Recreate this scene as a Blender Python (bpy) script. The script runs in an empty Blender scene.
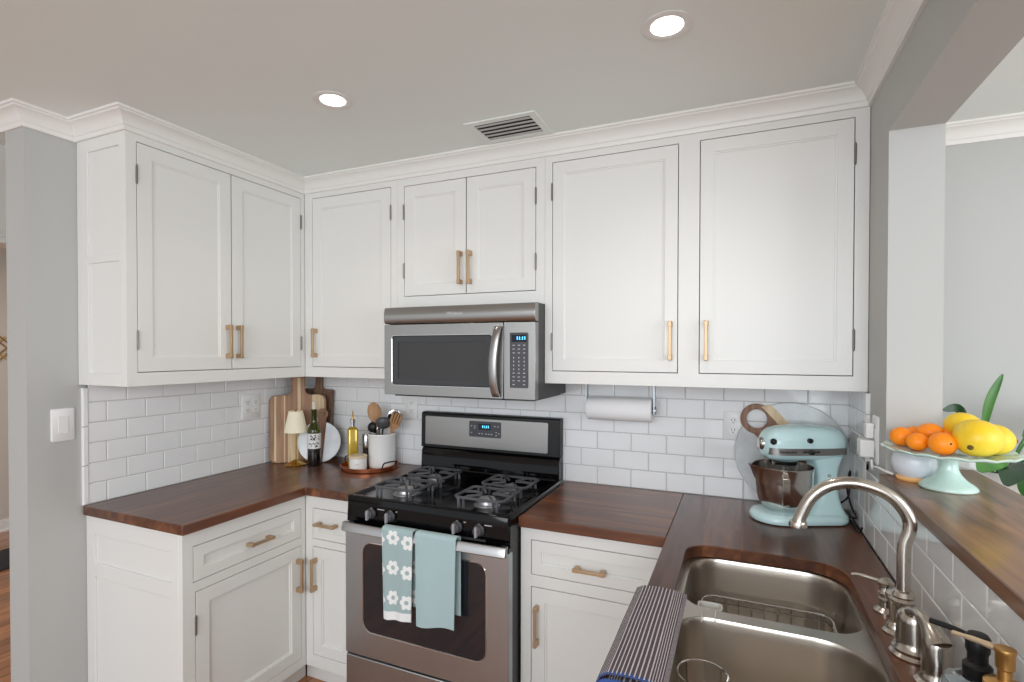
import bpy, bmesh, math, random
from mathutils import Vector, Matrix
random.seed(4)
PI = math.pi
scene = bpy.context.scene
COL = scene.collection

# ------------------------------------------------------------------ camera
H = 2.375            # ceiling height
cam_d = bpy.data.cameras.new('camera')
cam = bpy.data.objects.new('camera', cam_d); COL.objects.link(cam)
cam_d.sensor_width = 36.0
cam_d.lens = 524.94 * 36.0 / 1024.0
cam_d.shift_x = (512 - 510.58) / 1024.0
cam_d.shift_y = (357.36 - 341.0) / 1024.0
cam_d.clip_start = 0.02
cam.location = (2.3331, -2.3323, 1.5145)
cam.rotation_euler = (Matrix.Rotation(.4125, 3, 'Z') @ Matrix.Rotation(PI/2 - .0123, 3, 'X') @ Matrix.Rotation(.0013, 3, 'Z')).to_euler()
scene.camera = cam

# ------------------------------------------------------------------ light and exposure
world = bpy.data.worlds.new('world'); scene.world = world; world.use_nodes = True
wb = world.node_tree.nodes['Background']
wb.inputs[0].default_value = (0.91, 0.95, 1.0, 1); wb.inputs[1].default_value = 1.0

def area(name, loc, aim, sx, sy, power, col=(1, 1, 1)):
    d = bpy.data.lights.new(name, 'AREA'); d.shape = 'RECTANGLE'; d.size = sx; d.size_y = sy
    d.energy = power; d.color = col
    o = bpy.data.objects.new(name, d); COL.objects.link(o); o.location = loc
    o.rotation_euler = (Vector(aim) - Vector(loc)).to_track_quat('-Z', 'Y').to_euler()
    return o
area('window_daylight', (2.2, -4.6, 1.9), (1.5, -1.2, -.2), 2.8, 1.7, 100, (.88, .94, 1.0))
area('hall_fill_light', (-2.2, -.9, 2.30), (-2.2, -.9, 0), .5, .5, 16, (1.0, .93, .85))  # unseen fill added to brighten the hall floor and wall, no actual fixture
area('dining_window_daylight', (4.9, -1.9, 1.6), (2.3, -.7, .7), 1.8, 1.5, 36, (.95, .98, 1.0))
vs = scene.view_settings
scene.display_settings.display_device = 'sRGB'
vs.view_transform = 'Standard'; vs.look = 'None'; vs.gamma = 1.0; vs.use_curve_mapping = False
vs.exposure = 0.0
scene.cycles.max_bounces = 10
scene.cycles.diffuse_bounces = 5
scene.cycles.sample_clamp_indirect = 6

# ------------------------------------------------------------------ materials
def lin(c):
    return tuple(((v/255)/12.92 if v/255 <= .04045 else ((v/255+.055)/1.055)**2.4) for v in c) + (1,)

def mat(name, rgb, rough=.5, metal=0.0, spec=.5, coat=0.0, coat_rough=.05, trans=0.0, ior=1.45, emis=None, es=0.0, bump=None, var=None, sheen=0.0, aniso=0.0):
    m = bpy.data.materials.new(name); m.use_nodes = True
    nt = m.node_tree; b = nt.nodes['Principled BSDF']
    b.inputs['Base Color'].default_value = lin(rgb)
    b.inputs['Roughness'].default_value = rough
    b.inputs['Metallic'].default_value = metal
    b.inputs['Specular IOR Level'].default_value = spec
    b.inputs['Coat Weight'].default_value = coat
    b.inputs['Coat Roughness'].default_value = coat_rough
    b.inputs['Transmission Weight'].default_value = trans
    b.inputs['IOR'].default_value = ior
    b.inputs['Sheen Weight'].default_value = sheen
    b.inputs['Anisotropic'].default_value = aniso
    if emis:
        b.inputs['Emission Color'].default_value = lin(emis); b.inputs['Emission Strength'].default_value = es
    if bump or var:
        tc = nt.nodes.new('ShaderNodeTexCoord')
        mp = nt.nodes.new('ShaderNodeMapping'); nt.links.new(tc.outputs['Object'], mp.inputs[0])
    if bump:
        sc, st, scale3 = bump
        mp.inputs['Scale'].default_value = scale3
        n = nt.nodes.new('ShaderNodeTexNoise'); n.inputs['Scale'].default_value = sc; n.inputs['Detail'].default_value = 3
        nt.links.new(mp.outputs[0], n.inputs[0])
        bp = nt.nodes.new('ShaderNodeBump'); bp.inputs['Strength'].default_value = st; bp.inputs['Distance'].default_value = .002
        nt.links.new(n.outputs[0], bp.inputs['Height']); nt.links.new(bp.outputs[0], b.inputs['Normal'])
    if var:
        sc, rgb2, lo, hi = var
        n2 = nt.nodes.new('ShaderNodeTexNoise'); n2.inputs['Scale'].default_value = sc; n2.inputs['Detail'].default_value = 4
        nt.links.new(mp.outputs[0], n2.inputs[0])
        r = nt.nodes.new('ShaderNodeValToRGB'); r.color_ramp.elements[0].position = lo; r.color_ramp.elements[1].position = hi
        r.color_ramp.elements[0].color = lin(rgb); r.color_ramp.elements[1].color = lin(rgb2)
        nt.links.new(n2.outputs[0], r.inputs[0]); nt.links.new(r.outputs[0], b.inputs['Base Color'])
    return m

def wood(name, cols, axis='X', plank=.0, rough=.3, coat=0.0, gscale=1.0, plank_len=1.2, rot=0.0, bump=.15, contrast=.45):
    """grain runs along axis; plank = strip width across the grain (0 = none)"""
    m = bpy.data.materials.new(name); m.use_nodes = True
    nt = m.node_tree; N = nt.nodes; L = nt.links; b = N['Principled BSDF']
    b.inputs['Roughness'].default_value = rough; b.inputs['Coat Weight'].default_value = coat; b.inputs['Coat Roughness'].default_value = .12
    tc = N.new('ShaderNodeTexCoord'); mp0 = N.new('ShaderNodeMapping'); L.new(tc.outputs['Object'], mp0.inputs[0])
    if axis == 'Y': mp0.inputs['Rotation'].default_value = (0, 0, PI/2)
    if axis == 'Z': mp0.inputs['Rotation'].default_value = (0, PI/2, 0)
    if rot: mp0.inputs['Rotation'].default_value = (0, 0, rot)
    mp = N.new('ShaderNodeMapping'); L.new(mp0.outputs[0], mp.inputs[0])
    mp.inputs['Scale'].default_value = (1.6*gscale, 16*gscale, 16*gscale)
    add = N.new('ShaderNodeVectorMath'); add.operation = 'ADD'; L.new(mp.outputs[0], add.inputs[0])
    n = N.new('ShaderNodeTexNoise'); n.inputs['Scale'].default_value = 1.6; n.inputs['Detail'].default_value = 8; n.inputs['Distortion'].default_value = .8
    L.new(add.outputs[0], n.inputs[0])
    r = N.new('ShaderNodeValToRGB'); e = r.color_ramp.elements
    e[0].position = .5 - contrast/2; e[0].color = lin(cols[0]); e[1].position = .5 + contrast/2; e[1].color = lin(cols[-1])
    for i, c in enumerate(cols[1:-1]):
        x = e.new(.5 - contrast/2 + contrast*(i+1)/(len(cols)-1)); x.color = lin(c)
    L.new(n.outputs[0], r.inputs[0]); out = r.outputs[0]
    if plank:
        br = N.new('ShaderNodeTexBrick'); br.inputs['Scale'].default_value = 1.0
        br.inputs['Brick Width'].default_value = plank_len; br.inputs['Row Height'].default_value = plank
        br.inputs['Mortar Size'].default_value = .0006; br.inputs['Mortar Smooth'].default_value = 0
        br.inputs['Color1'].default_value = (0, 0, 0, 1); br.inputs['Color2'].default_value = (1, 1, 1, 1); br.inputs['Mortar'].default_value = (.3, .3, .3, 1)
        br.offset = .37
        L.new(mp0.outputs[0], br.inputs[0])
        sc = N.new('ShaderNodeVectorMath'); sc.operation = 'SCALE'; sc.inputs['Scale'].default_value = 7.0
        L.new(br.outputs[0], sc.inputs[0]); L.new(sc.outputs[0], add.inputs[1])
        hs = N.new('ShaderNodeMix'); hs.data_type = 'RGBA'; hs.blend_type = 'MULTIPLY'; hs.inputs[0].default_value = 1.0
        mr = N.new('ShaderNodeMapRange'); mr.inputs['To Min'].default_value = .72; mr.inputs['To Max'].default_value = 1.25
        L.new(br.outputs[0], mr.inputs[0]); L.new(out, hs.inputs[6]); L.new(mr.outputs[0], hs.inputs[7]); out = hs.outputs[2]
    L.new(out, b.inputs['Base Color'])
    bp = N.new('ShaderNodeBump'); bp.inputs['Strength'].default_value = bump; bp.inputs['Distance'].default_value = .001
    L.new(n.outputs[0], bp.inputs['Height']); L.new(bp.outputs[0], b.inputs['Normal'])
    return m

W_ = (1, 1, 1)
CAB = mat('cabinet_paint', (227, 227, 223), .32, bump=(60, .03, W_))
WALL = mat('wall_paint', (184, 185, 182), .6, bump=(220, .06, W_))
WALLW = mat('reveal_paint', (206, 206, 203), .6)
CEIL = mat('ceiling_paint', (233, 239, 236), .7, bump=(90, .12, W_))
TRIM = mat('trim_paint', (232, 231, 227), .35)
TILE = mat('white_tile', (238, 239, 239), .1, coat=.5, bump=(9, .5, W_))
GROUT = mat('grout', (196, 196, 194), .8)
CTOP = wood('walnut_top', [(72, 38, 25), (102, 60, 38), (122, 74, 46), (156, 100, 58)], 'X', .11, .34, .18, plank_len=.9, contrast=.5)
CTOPY = wood('walnut_top_y', [(64, 36, 26), (90, 54, 38), (106, 66, 44), (136, 90, 56)], 'Y', .11, .32, .18, plank_len=1.1, contrast=.5)
BART = wood('walnut_bar', [(84, 52, 34), (118, 78, 50), (144, 98, 62), (166, 118, 74)], 'Y', .09, .3, .25, plank_len=1.6, contrast=.5)
FLOORM = wood('red_oak_floor', [(96, 54, 28), (148, 92, 52), (176, 116, 70), (192, 138, 90)], 'Y', .085, .28, .4, plank_len=1.1, contrast=.5)
STEEL = mat('brushed_steel', (158, 156, 153), .28, 1.0, bump=(30, .12, (1, 1, 30)), aniso=.5)
STEELD = mat('brushed_steel_dark', (182, 188, 192), .36, 1.0, bump=(30, .1, (1, 1, 30)), aniso=.4)
CHROME = mat('chrome', (222, 222, 222), .08, 1.0)
NICKEL = mat('brushed_nickel', (190, 182, 172), .22, 1.0)
SINKM = mat('sink_steel', (206, 198, 188), .3, 1.0, bump=(14, .1, (1, 12, 1)))
BLACKG = mat('black_enamel', (6, 6, 7), .09, spec=.35)
BLACKM = mat('black_matte', (20, 20, 21), .45)
IRON = mat('grate_iron', (96, 96, 100), .38, .4, bump=(160, .2, W_))
GLASSD = mat('oven_glass', (34, 34, 38), .05, coat=.5)
GLASSM = mat('microwave_glass', (44, 44, 44), .16, coat=.4)
MESHG = mat('microwave_mesh', (58, 58, 58), .35)
DKGREY = mat('appliance_side', (66, 66, 68), .42, .3)
PANELG = mat('control_panel_grey', (74, 74, 78), .4)
BRASS = mat('satin_brass', (192, 164, 132), .42, .75)
BRASSG = mat('polished_brass', (206, 164, 84), .2, 1.0)
GOLDP = mat('gold_pump', (196, 150, 88), .3, .9)
WHITE = mat('white_plastic', (236, 236, 234), .3)
CER = mat('white_ceramic', (234, 234, 232), .14, coat=.4)
PAPER = mat('paper_roll', (242, 242, 242), .9, bump=(180, .3, W_))
DISP = mat('display_black', (6, 12, 26), .1)
DIGIT = mat('display_digits', (60, 190, 255), .5, emis=(90, 200, 255), es=4.0)
MARK = mat('printed_mark', (200, 200, 202), .5)
LOGOD = mat('printed_logo_dark', (90, 88, 88), .4)
DARK = mat('dark_gap', (12, 12, 12), .9)
HINGE = mat('hinge_metal', (130, 126, 120), .4, .8)
AQUA = mat('aqua_enamel', (206, 237, 239), .16, coat=.6)
MINT = mat('mint_ceramic', (204, 232, 222), .16, coat=.5)
SHADE = mat('lamp_shade_cream', (238, 230, 206), .8, emis=(255, 235, 190), es=.05)
COPPER = mat('copper', (198, 120, 84), .26, .9)
MARBLE = mat('white_marble', (226, 229, 232), .18, var=(6, (170, 176, 182), .45, .8))
MARBLEG = mat('grey_marble', (206, 210, 210), .2, var=(5, (158, 160, 158), .4, .7))
WALNUT = wood('walnut_board', [(88, 66, 54), (122, 94, 76), (148, 116, 94)], 'Z', rough=.55, gscale=1.6)
ACW = wood('acacia_brown', [(128, 92, 66), (158, 118, 88), (180, 140, 108)], 'Z', rough=.5, gscale=1.4)
ACL = wood('acacia_pale', [(196, 166, 126), (216, 190, 150), (228, 204, 168)], 'Z', rough=.5, gscale=1.4)
HANDW = wood('paddle_wood', [(108, 74, 56), (140, 100, 76), (166, 128, 102)], 'Z', rough=.55, gscale=2)
SPOONW = wood('spoon_wood', [(150, 108, 74), (176, 132, 92), (190, 148, 108)], 'Z', rough=.6, gscale=3)
OILG = mat('bottle_green_glass', (86, 92, 22), .04, trans=.75, ior=1.5)
WINEB = mat('wine_dark', (22, 16, 18), .08, coat=.5)
OILY = mat('olive_oil', (190, 160, 52), .1, .35, coat=.6)
CLEAR = mat('clear_glass', (240, 244, 246), .03, trans=1.0, ior=1.45)
LABELW = mat('paper_label', (228, 226, 224), .6)
INK = mat('label_ink', (44, 40, 52), .6)
BLUEL = mat('blue_label', (28, 96, 196), .4)
ORANGE = mat('orange_peel', (255, 150, 18), .38, bump=(260, .35, W_), var=(7, (255, 134, 10), .35, .65))
YELLOW = mat('yellow_fruit_skin', (240, 200, 40), .36, bump=(160, .15, W_), var=(9, (238, 212, 76), .4, .7))
STEMB = mat('fruit_stem', (96, 74, 34), .8)
LEAF = mat('leaf_green', (52, 108, 44), .3, var=(6, (88, 140, 62), .35, .7))
LEAFD = mat('leaf_dark', (34, 66, 38), .35)
ORB = mat('frosted_orb', (232, 236, 242), .3, coat=.3)
CORD = mat('black_cord', (18, 18, 20), .5)
LAMPE = mat('led_diffuser', (255, 255, 255), .5, emis=(255, 250, 240), es=7.0)
VENTM = mat('vent_metal', (190, 190, 187), .4)
BOXP = mat('clear_plastic', (236, 234, 226), .25, trans=.25, ior=1.3)
RUBBER = mat('rubber', (60, 60, 60), .8)

# ------------------------------------------------------------------ mesh tools
WORLD = {}          # object -> world matrix at build time

def wmat(o):
    return WORLD.get(o.name, Matrix.Identity(4)) if o else Matrix.Identity(4)

def tag(o, label=None, cat=None, group=None, kind=None):
    if label: o['label'] = label
    if cat: o['category'] = cat
    if group: o['group'] = group
    if kind: o['kind'] = kind
    return o

def thing(name, label, cat, loc=(0, 0, 0), rot=(0, 0, 0), group=None):
    o = bpy.data.objects.new(name, None); COL.objects.link(o)
    o.empty_display_size = .05
    o.location = loc; o.rotation_euler = rot
    from mathutils import Euler
    WORLD[o.name] = Matrix.Translation(loc) @ Euler(rot).to_matrix().to_4x4()
    return tag(o, label, cat, group)

def spline(pts, n=6, closed=False):
    P = [Vector(p) for p in pts]; out = []
    k = len(P)
    rng = range(k if closed else k-1)
    for i in rng:
        if closed: a, b, c, d = P[(i-1) % k], P[i], P[(i+1) % k], P[(i+2) % k]
        else:
            b, c = P[i], P[i+1]; a = P[i-1] if i else b*2-c; d = P[i+2] if i+2 < k else c*2-b
        for j in range(n):
            t = j/n
            out.append(.5*((2*b) + (-a+c)*t + (2*a-5*b+4*c-d)*t*t + (-a+3*b-3*c+d)*t**3))
    if not closed: out.append(P[-1])
    return out

def rr(x0, x1, y0, y1, r, n=6):
    """rounded rectangle loop; r may be 4 radii for corners (x1,y1),(x0,y1),(x0,y0),(x1,y0)"""
    if not hasattr(r, '__len__'): r = (r,)*4
    out = []
    for (cx, cy, sx, sy, a0, q) in ((x1, y1, -1, -1, 0, r[0]), (x0, y1, 1, -1, 90, r[1]), (x0, y0, 1, 1, 180, r[2]), (x1, y0, -1, 1, 270, r[3])):
        for j in range(n+1):
            a = math.radians(a0 + 90*j/n)
            out.append((cx + sx*q + q*math.cos(a), cy + sy*q + q*math.sin(a)))
    return out

class MB:
    def __init__(s): s.bm = bmesh.new(); s.mi = 0; s.uvs = {}
    def _v(s, pts): return [s.bm.verts.new(p) for p in pts]
    def _f(s, vs):
        try: f = s.bm.faces.new(vs)
        except ValueError: return None
        f.material_index = s.mi; return f
    def box(s, x0, x1, y0, y1, z0, z1):
        if x0 > x1: x0, x1 = x1, x0
        if y0 > y1: y0, y1 = y1, y0
        if z0 > z1: z0, z1 = z1, z0
        v = s._v([(x, y, z) for z in (z0, z1) for y in (y0, y1) for x in (x0, x1)])
        for q in ((0, 2, 3, 1), (4, 5, 7, 6), (0, 1, 5, 4), (2, 6, 7, 3), (0, 4, 6, 2), (1, 3, 7, 5)): s._f([v[i] for i in q])
        return s
    def loft(s, rings, cap0=True, cap1=True, closed=False):
        R = [s._v(r) for r in rings]; n = len(R[0])
        m = len(R)
        for i in range(m if closed else m-1):
            a, b = R[i], R[(i+1) % m]
            for j in range(n): s._f([a[j], a[(j+1) % n], b[(j+1) % n], b[j]])
        if not closed:
            if cap0: s._f(R[0][::-1])
            if cap1: s._f(R[-1])
        return s
    def tube(s, pts, r, n=10, closed=False, flat=1.0):
        P = [Vector(p) for p in pts]; k = len(P)
        rs = r if hasattr(r, '__len__') else [r]*k
        rings = []; up = None
        for i in range(k):
            if closed: t = P[(i+1) % k] - P[i-1]
            else: t = (P[min(i+1, k-1)] - P[max(i-1, 0)])
            t.normalize()
            if up is None:
                up = Vector((0, 0, 1)) if abs(t.z) < .9 else Vector((1, 0, 0))
            u = (up - t*up.dot(t)).normalized(); w = t.cross(u); up = u
            rings.append([P[i] + (u*math.cos(2*PI*j/n)*flat + w*math.sin(2*PI*j/n))*rs[i] for j in range(n)])
        return s.loft(rings, closed=closed)
    def cyl(s, p0, p1, r0, r1=None, n=20):
        return s.tube([p0, p1], [r0, r0 if r1 is None else r1], n)
    def lathe(s, prof, cx=0, cy=0, z0=0, n=32, M=None, sx=1, sy=1):
        rings = []
        for (r, z) in prof:
            r = max(r, .0002)
            ring = [Vector((cx + sx*r*math.cos(2*PI*j/n), cy + sy*r*math.sin(2*PI*j/n), z0+z)) for j in range(n)]
            if M: ring = [M @ p for p in ring]
            rings.append(ring)
        return s.loft(rings)
    def prism(s, poly, f0, f1):
        """poly: 2D loop; f0/f1 map (u,v)->3D for both ends"""
        return s.loft([[f0(u, v) for u, v in poly], [f1(u, v) for u, v in poly]])
    def holed(s, outer, holes, f0, f1):
        loops = [outer] + list(holes)
        for side, f in ((0, f0), (1, f1)):
            es = []; LV = []
            for lp in loops:
                vs = s._v([f(u, v) for u, v in lp]); LV.append(vs)
                for i in range(len(vs)): es.append(s.bm.edges.new((vs[i], vs[(i+1) % len(vs)])))
            res = bmesh.ops.triangle_fill(s.bm, use_beauty=True, use_dissolve=False, edges=es)
            for g in res['geom']:
                if isinstance(g, bmesh.types.BMFace): g.material_index = s.mi
            if side == 0: A = LV
            else: B = LV
        for a, b in zip(A, B):
            for i in range(len(a)):
                j = (i+1) % len(a); s._f([a[i], a[j], b[j], b[i]])
        return s
    def ell(s, c, r, rot=None, n=20, m=12, f=None):
        rings = []
        for i in range(m+1):
            th = PI*i/m; ring = []
            for j in range(n):
                ph = 2*PI*j/n
                p = Vector((r[0]*max(math.sin(th), 1e-3)*math.cos(ph), r[1]*max(math.sin(th), 1e-3)*math.sin(ph), r[2]*math.cos(th)))
                if f: p = f(p, th, ph)
                if rot: p = rot @ p
                ring.append(p + Vector(c))
            rings.append(ring)
        return s.loft(rings)
    def sheet(s, fn, nu, nv, th=None):
        """fn(u,v)->(x,y,z), u,v in 0..1; uv stored; th: offset fn for thickness"""
        uvl = s.bm.loops.layers.uv.verify()
        def grid(g, flip):
            V = [[s.bm.verts.new(g(i/nu, j/nv)) for j in range(nv+1)] for i in range(nu+1)]
            for i in range(nu):
                for j in range(nv):
                    q = [(i, j), (i+1, j), (i+1, j+1), (i, j+1)]
                    if flip: q = q[::-1]
                    f = s._f([V[a][b] for a, b in q])
                    if f:
                        for l, (a, b) in zip(f.loops, q): l[uvl].uv = (a/nu, b/nv)
            return V
        A = grid(fn, False)
        if th:
            B = grid(th, True)
            bd = [(i, 0) for i in range(nu)] + [(nu, j) for j in range(nv)] + [(i, nv) for i in range(nu, 0, -1)] + [(0, j) for j in range(nv, 0, -1)]
            for k in range(len(bd)):
                a, b = bd[k], bd[(k+1) % len(bd)]
                f = s._f([A[a[0]][a[1]], B[a[0]][a[1]], B[b[0]][b[1]], A[b[0]][b[1]]])
                if f:
                    for l, (p, q) in zip(f.loops, (a, a, b, b)): l[uvl].uv = (p/nu, q/nv)
        return s
    def build(s, name, mats, parent=None, loc=None, local=False, smooth=35, bev=0.0, seg=2, rec=True):
        if not isinstance(mats, (list, tuple)): mats = [mats]
        if rec: bmesh.ops.recalc_face_normals(s.bm, faces=s.bm.faces[:])
        base = wmat(parent) if parent else Matrix.Translation(loc) if loc else Matrix.Identity(4)
        if not local: s.bm.transform(base.inverted())
        me = bpy.data.meshes.new(name); s.bm.to_mesh(me); s.bm.free()
        for m in mats: me.materials.append(m)
        if smooth:
            for p in me.polygons: p.use_smooth = True
            me.set_sharp_from_angle(angle=math.radians(smooth))
        o = bpy.data.objects.new(name, me); COL.objects.link(o)
        if parent: o.parent = parent
        elif loc: o.location = loc
        WORLD[o.name] = base
        if bev:
            b = o.modifiers.new('bevel', 'BEVEL'); b.width = bev; b.segments = seg; b.limit_method = 'ANGLE'; b.angle_limit = math.radians(40)
            b.harden_normals = False
        return o

def text_mesh(name, s, size, M, m, parent, ext=.0004, align='CENTER', xs=1.0):
    cu = bpy.data.curves.new(name, 'FONT'); cu.body = s; cu.size = size; cu.align_x = align; cu.align_y = 'CENTER'; cu.extrude = ext
    cu.resolution_u = 2
    t = bpy.data.objects.new(name, cu); COL.objects.link(t)
    bpy.context.view_layer.update()
    dg = bpy.context.evaluated_depsgraph_get()
    me = bpy.data.meshes.new_from_object(t.evaluated_get(dg))
    bpy.data.objects.remove(t); bpy.data.curves.remove(cu)
    me.transform(Matrix.Diagonal((xs, 1, 1, 1)))
    me.transform(wmat(parent).inverted() @ M)
    me.materials.clear(); me.materials.append(m)
    o = bpy.data.objects.new(name, me); COL.objects.link(o); o.parent = parent
    WORLD[o.name] = wmat(parent)
    return o

def facing(loc, o='B'):
    """matrix placing XY text upright, facing -Y (B) or +X (L) or -X (R)"""
    rz = {'B': 0, 'L': PI/2, 'R': -PI/2}[o]
    return Matrix.Translation(loc) @ Matrix.Rotation(rz, 4, 'Z') @ Matrix.Rotation(PI/2, 4, 'X')

# oriented frame: 'B' = faces -y (u = x), 'L' = faces +x (u = y), 'R' = faces -x (u = y), 'E' = faces -y end panel
def pt(o, face, u, z, n):
    if o == 'B': return (u, face - n, z)
    if o == 'L': return (face + n, u, z)
    if o == 'R': return (face - n, u, z)
def obox(m, o, face, u0, u1, z0, z1, n0, n1):
    a = pt(o, face, u0, z0, n0); b = pt(o, face, u1, z1, n1)
    m.box(a[0], b[0], a[1], b[1], a[2], b[2]); return m
def oholed(m, o, face, outer, holes, n0, n1):
    R = lambda q: [(q[0], q[2]), (q[1], q[2]), (q[1], q[3]), (q[0], q[3])]
    return m.holed(R(outer), [R(h) for h in holes], lambda u, v: pt(o, face, u, v, n0), lambda u, v: pt(o, face, u, v, n1))

# ------------------------------------------------------------------ room shell
W = 2.716; XR = 2.845; BAR0, BAR1 = 1.135, 1.165
def struct(m, name, mats, **k):
    o = m.build(name, mats, smooth=k.pop('smooth', 35), **k); o['kind'] = 'structure'; return o

struct(MB().box(-3.6, 5.2, -5.0, 1.6, -.05, 0), 'floor', FLOORM)
struct(MB().box(-3.6, 5.2, -4.2, 1.6, H, H+.1), 'ceiling', CEIL)
struct(MB().box(-.12, W, 0, .12, 0, H), 'wall_back', WALL)
struct(MB().box(-.125, 0, -1.31, 0, 0, H), 'wall_left', WALL)
# right wall: full-height pier, header over the opening, half wall under the bar
mr = MB()
mr.box(W, XR, -.53, .12, 0, H); mr.box(W, XR, -4.2, -.53, 2.14, H); mr.box(W, XR, -3.2, -.53, 0, BAR0)
struct(mr, 'wall_right', WALL)
struct(MB().box(XR, 5.2, .2, .3, 0, H), 'wall_dining', WALL)
struct(MB().box(-3.4, -3.3, -5.0, 1.6, 0, H), 'wall_hall', mat('hall_wall_paint', (206, 198, 188), .6))
struct(MB().box(-3.4, -.12, 1.5, 1.6, 0, H), 'wall_hall_end', WALL)
bb = MB(); bb.box(-3.3, -3.285, -4.2, 1.5, 0, .085); bb.box(-3.3, -3.275, -4.2, 1.5, 0, .02); bb.box(-3.3, -3.29, -4.2, 1.5, .085, .1)
struct(bb, 'baseboard_hall', TRIM, bev=.003)
hh = MB(); hh.box(-.62, -.50, -1.6, 1.5, 1.995, H); hh.box(-.625, -.49, -1.6, 1.5, 1.980, 1.997); hh.box(-.63, -.48, -1.6, 1.5, 1.962, 1.982)
struct(hh, 'trim_header', TRIM, bev=.003)

# crown moulding swept round the cabinet fronts
CROWN = [(0, -.068), (.009, -.068), (.012, -.060), (.012, -.054), (.016, -.050), (.020, -.038), (.028, -.026), (.040, -.017), (.046, -.015), (.049, -.010), (.055, -.008), (.055, 0), (0, 0)]
def crown(path, name, z=H, sc=1.0):
    """path in plan; room side lies to the right of travel"""
    P = [Vector(p) for p in path]; rings = []
    for i, p in enumerate(P):
        d0 = (P[i]-P[i-1]).normalized() if i else (P[1]-P[0]).normalized()
        d1 = (P[i+1]-P[i]).normalized() if i < len(P)-1 else d0
        n0, n1 = Vector((d0.y, -d0.x)), Vector((d1.y, -d1.x))
        b = (n0+n1); b = b / (b.dot(n0)) if b.length > 1e-6 else n0
        rings.append([(p.x + b.x*u*sc, p.y + b.y*u*sc, z + v*sc) for u, v in CROWN])
    return struct(MB().loft(rings), name, TRIM, smooth=25)
crown([(-.125, -.6), (-.125, -1.31), (0, -1.31), (0, -1.15), (.30, -1.15), (.30, -.30), (W, -.30), (W, -4.2)], 'trim_crown')
crown([(XR, -.5), (XR, .2), (5.2, .2)], 'trim_crown_dining', sc=1.05)

# ------------------------------------------------------------------ backsplash tile
TP, TG, TH = .151, .003, .0795      # pitch, grout, row pitch
def tile_face(name, o, face, spans, z0, u_phase, th=.009, trim=None):
    m = MB(); m.mi = 1
    for (u0, u1, zt) in spans:
        obox(m, o, face, u0, u1, z0, zt, 0, th-.0025)
    m.mi = 0
    for (u0, u1, zt) in spans:
        k = 0
        while z0 + k*TH < zt - .01:
            za, zb = z0 + k*TH + TG/2, min(z0 + (k+1)*TH - TG/2, zt)
            ph = u_phase + (TP/2 if k % 2 else 0)
            j = math.floor((u0-ph)/TP)
            while ph + j*TP < u1:
                a, b = max(ph + j*TP + TG/2, u0), min(ph + (j+1)*TP - TG/2, u1); j += 1
                if b - a < .006: continue
                c = .0025
                r = [[pt(o, face, x, z, n) for x, z in ((a+e, za+e), (b-e, za+e), (b-e, zb-e), (a+e, zb-e))] for n, e in ((0, 0), (th-.0015, 0), (th, c))]
                m.loft(r)
            k += 1
    if trim:
        for (u0, u1, za, zb, dz) in trim:
            z = za
            while z < zb - .02:
                z2 = min(z+dz, zb)
                r = [[pt(o, face, x, q, n) for x, q in ((u0+e, z+.001+e), (u1-e, z+.001+e), (u1-e, z2-.001-e), (u0+e, z2-.001-e))] for n, e in ((0, 0), (th+.001, 0), (th+.003, .003))]
                m.loft(r); z = z2
    return struct(m, name, [TILE, GROUT], smooth=0)
CT = .914
tile_face('wall_tile_back', 'B', -.0005, [(.0, W, 1.381)], CT, 1.744)
tile_face('wall_tile_left', 'L', .0005, [(-1.122, -.010, 1.381)], CT, -.755, trim=[(-1.142, -1.122, CT, 1.381, .152)])
mt = tile_face('wall_tile_right', 'R', W-.0005, [(-.315, -.010, 1.381), (-3.0, -.315, 1.073)], CT, -.60,
          trim=[(-.333, -.317, 1.16, 1.381, .152)])
mt2 = MB()
y = -.333
while y > -3.0:                                   # pencil liner under the bar
    obox(mt2, 'R', W-.0005, y-.150, y-.001, 1.0755, BAR0-.0005, 0, .0105); y -= .151
struct(mt2, 'trim_liner', TILE, bev=.002)

# ------------------------------------------------------------------ cabinet makers
def pull(parent, o, face, u, z, L=.145, vert=True):
    m = MB()
    w = .0055
    if vert:
        obox(m, o, face, u-w, u+w, z-L/2, z+L/2, .024, .034)
        for s in (-1, 1): obox(m, o, face, u-.0065, u+.0065, z+s*(L/2-.011)-.010, z+s*(L/2-.011)+.010, 0, .0345)
    else:
        obox(m, o, face, u-L/2, u+L/2, z-w, z+w, .024, .034)
        for s in (-1, 1): obox(m, o, face, u+s*(L/2-.012)-.009, u+s*(L/2-.012)+.009, z-.0065, z+.0065, 0, .0345)
    return m.build('pull', BRASS, parent, bev=.0012)

def hinge(parent, o, face, u, z, L=.062):
    m = MB(); p0 = Vector(pt(o, face, u, z-L/2, .003)); p1 = Vector(pt(o, face, u, z+L/2, .003))
    m.cyl(p0, p1, .0038, n=8)
    for s in (0, 1):
        e = p0 if s == 0 else p1; d = (p1-p0).normalized()*(1 if s else -1)
        m.tube([e, e+d*.003, e+d*.006], [.0028, .003, .0008], 8)
    return m.build('hinge', HINGE, parent)

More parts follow.
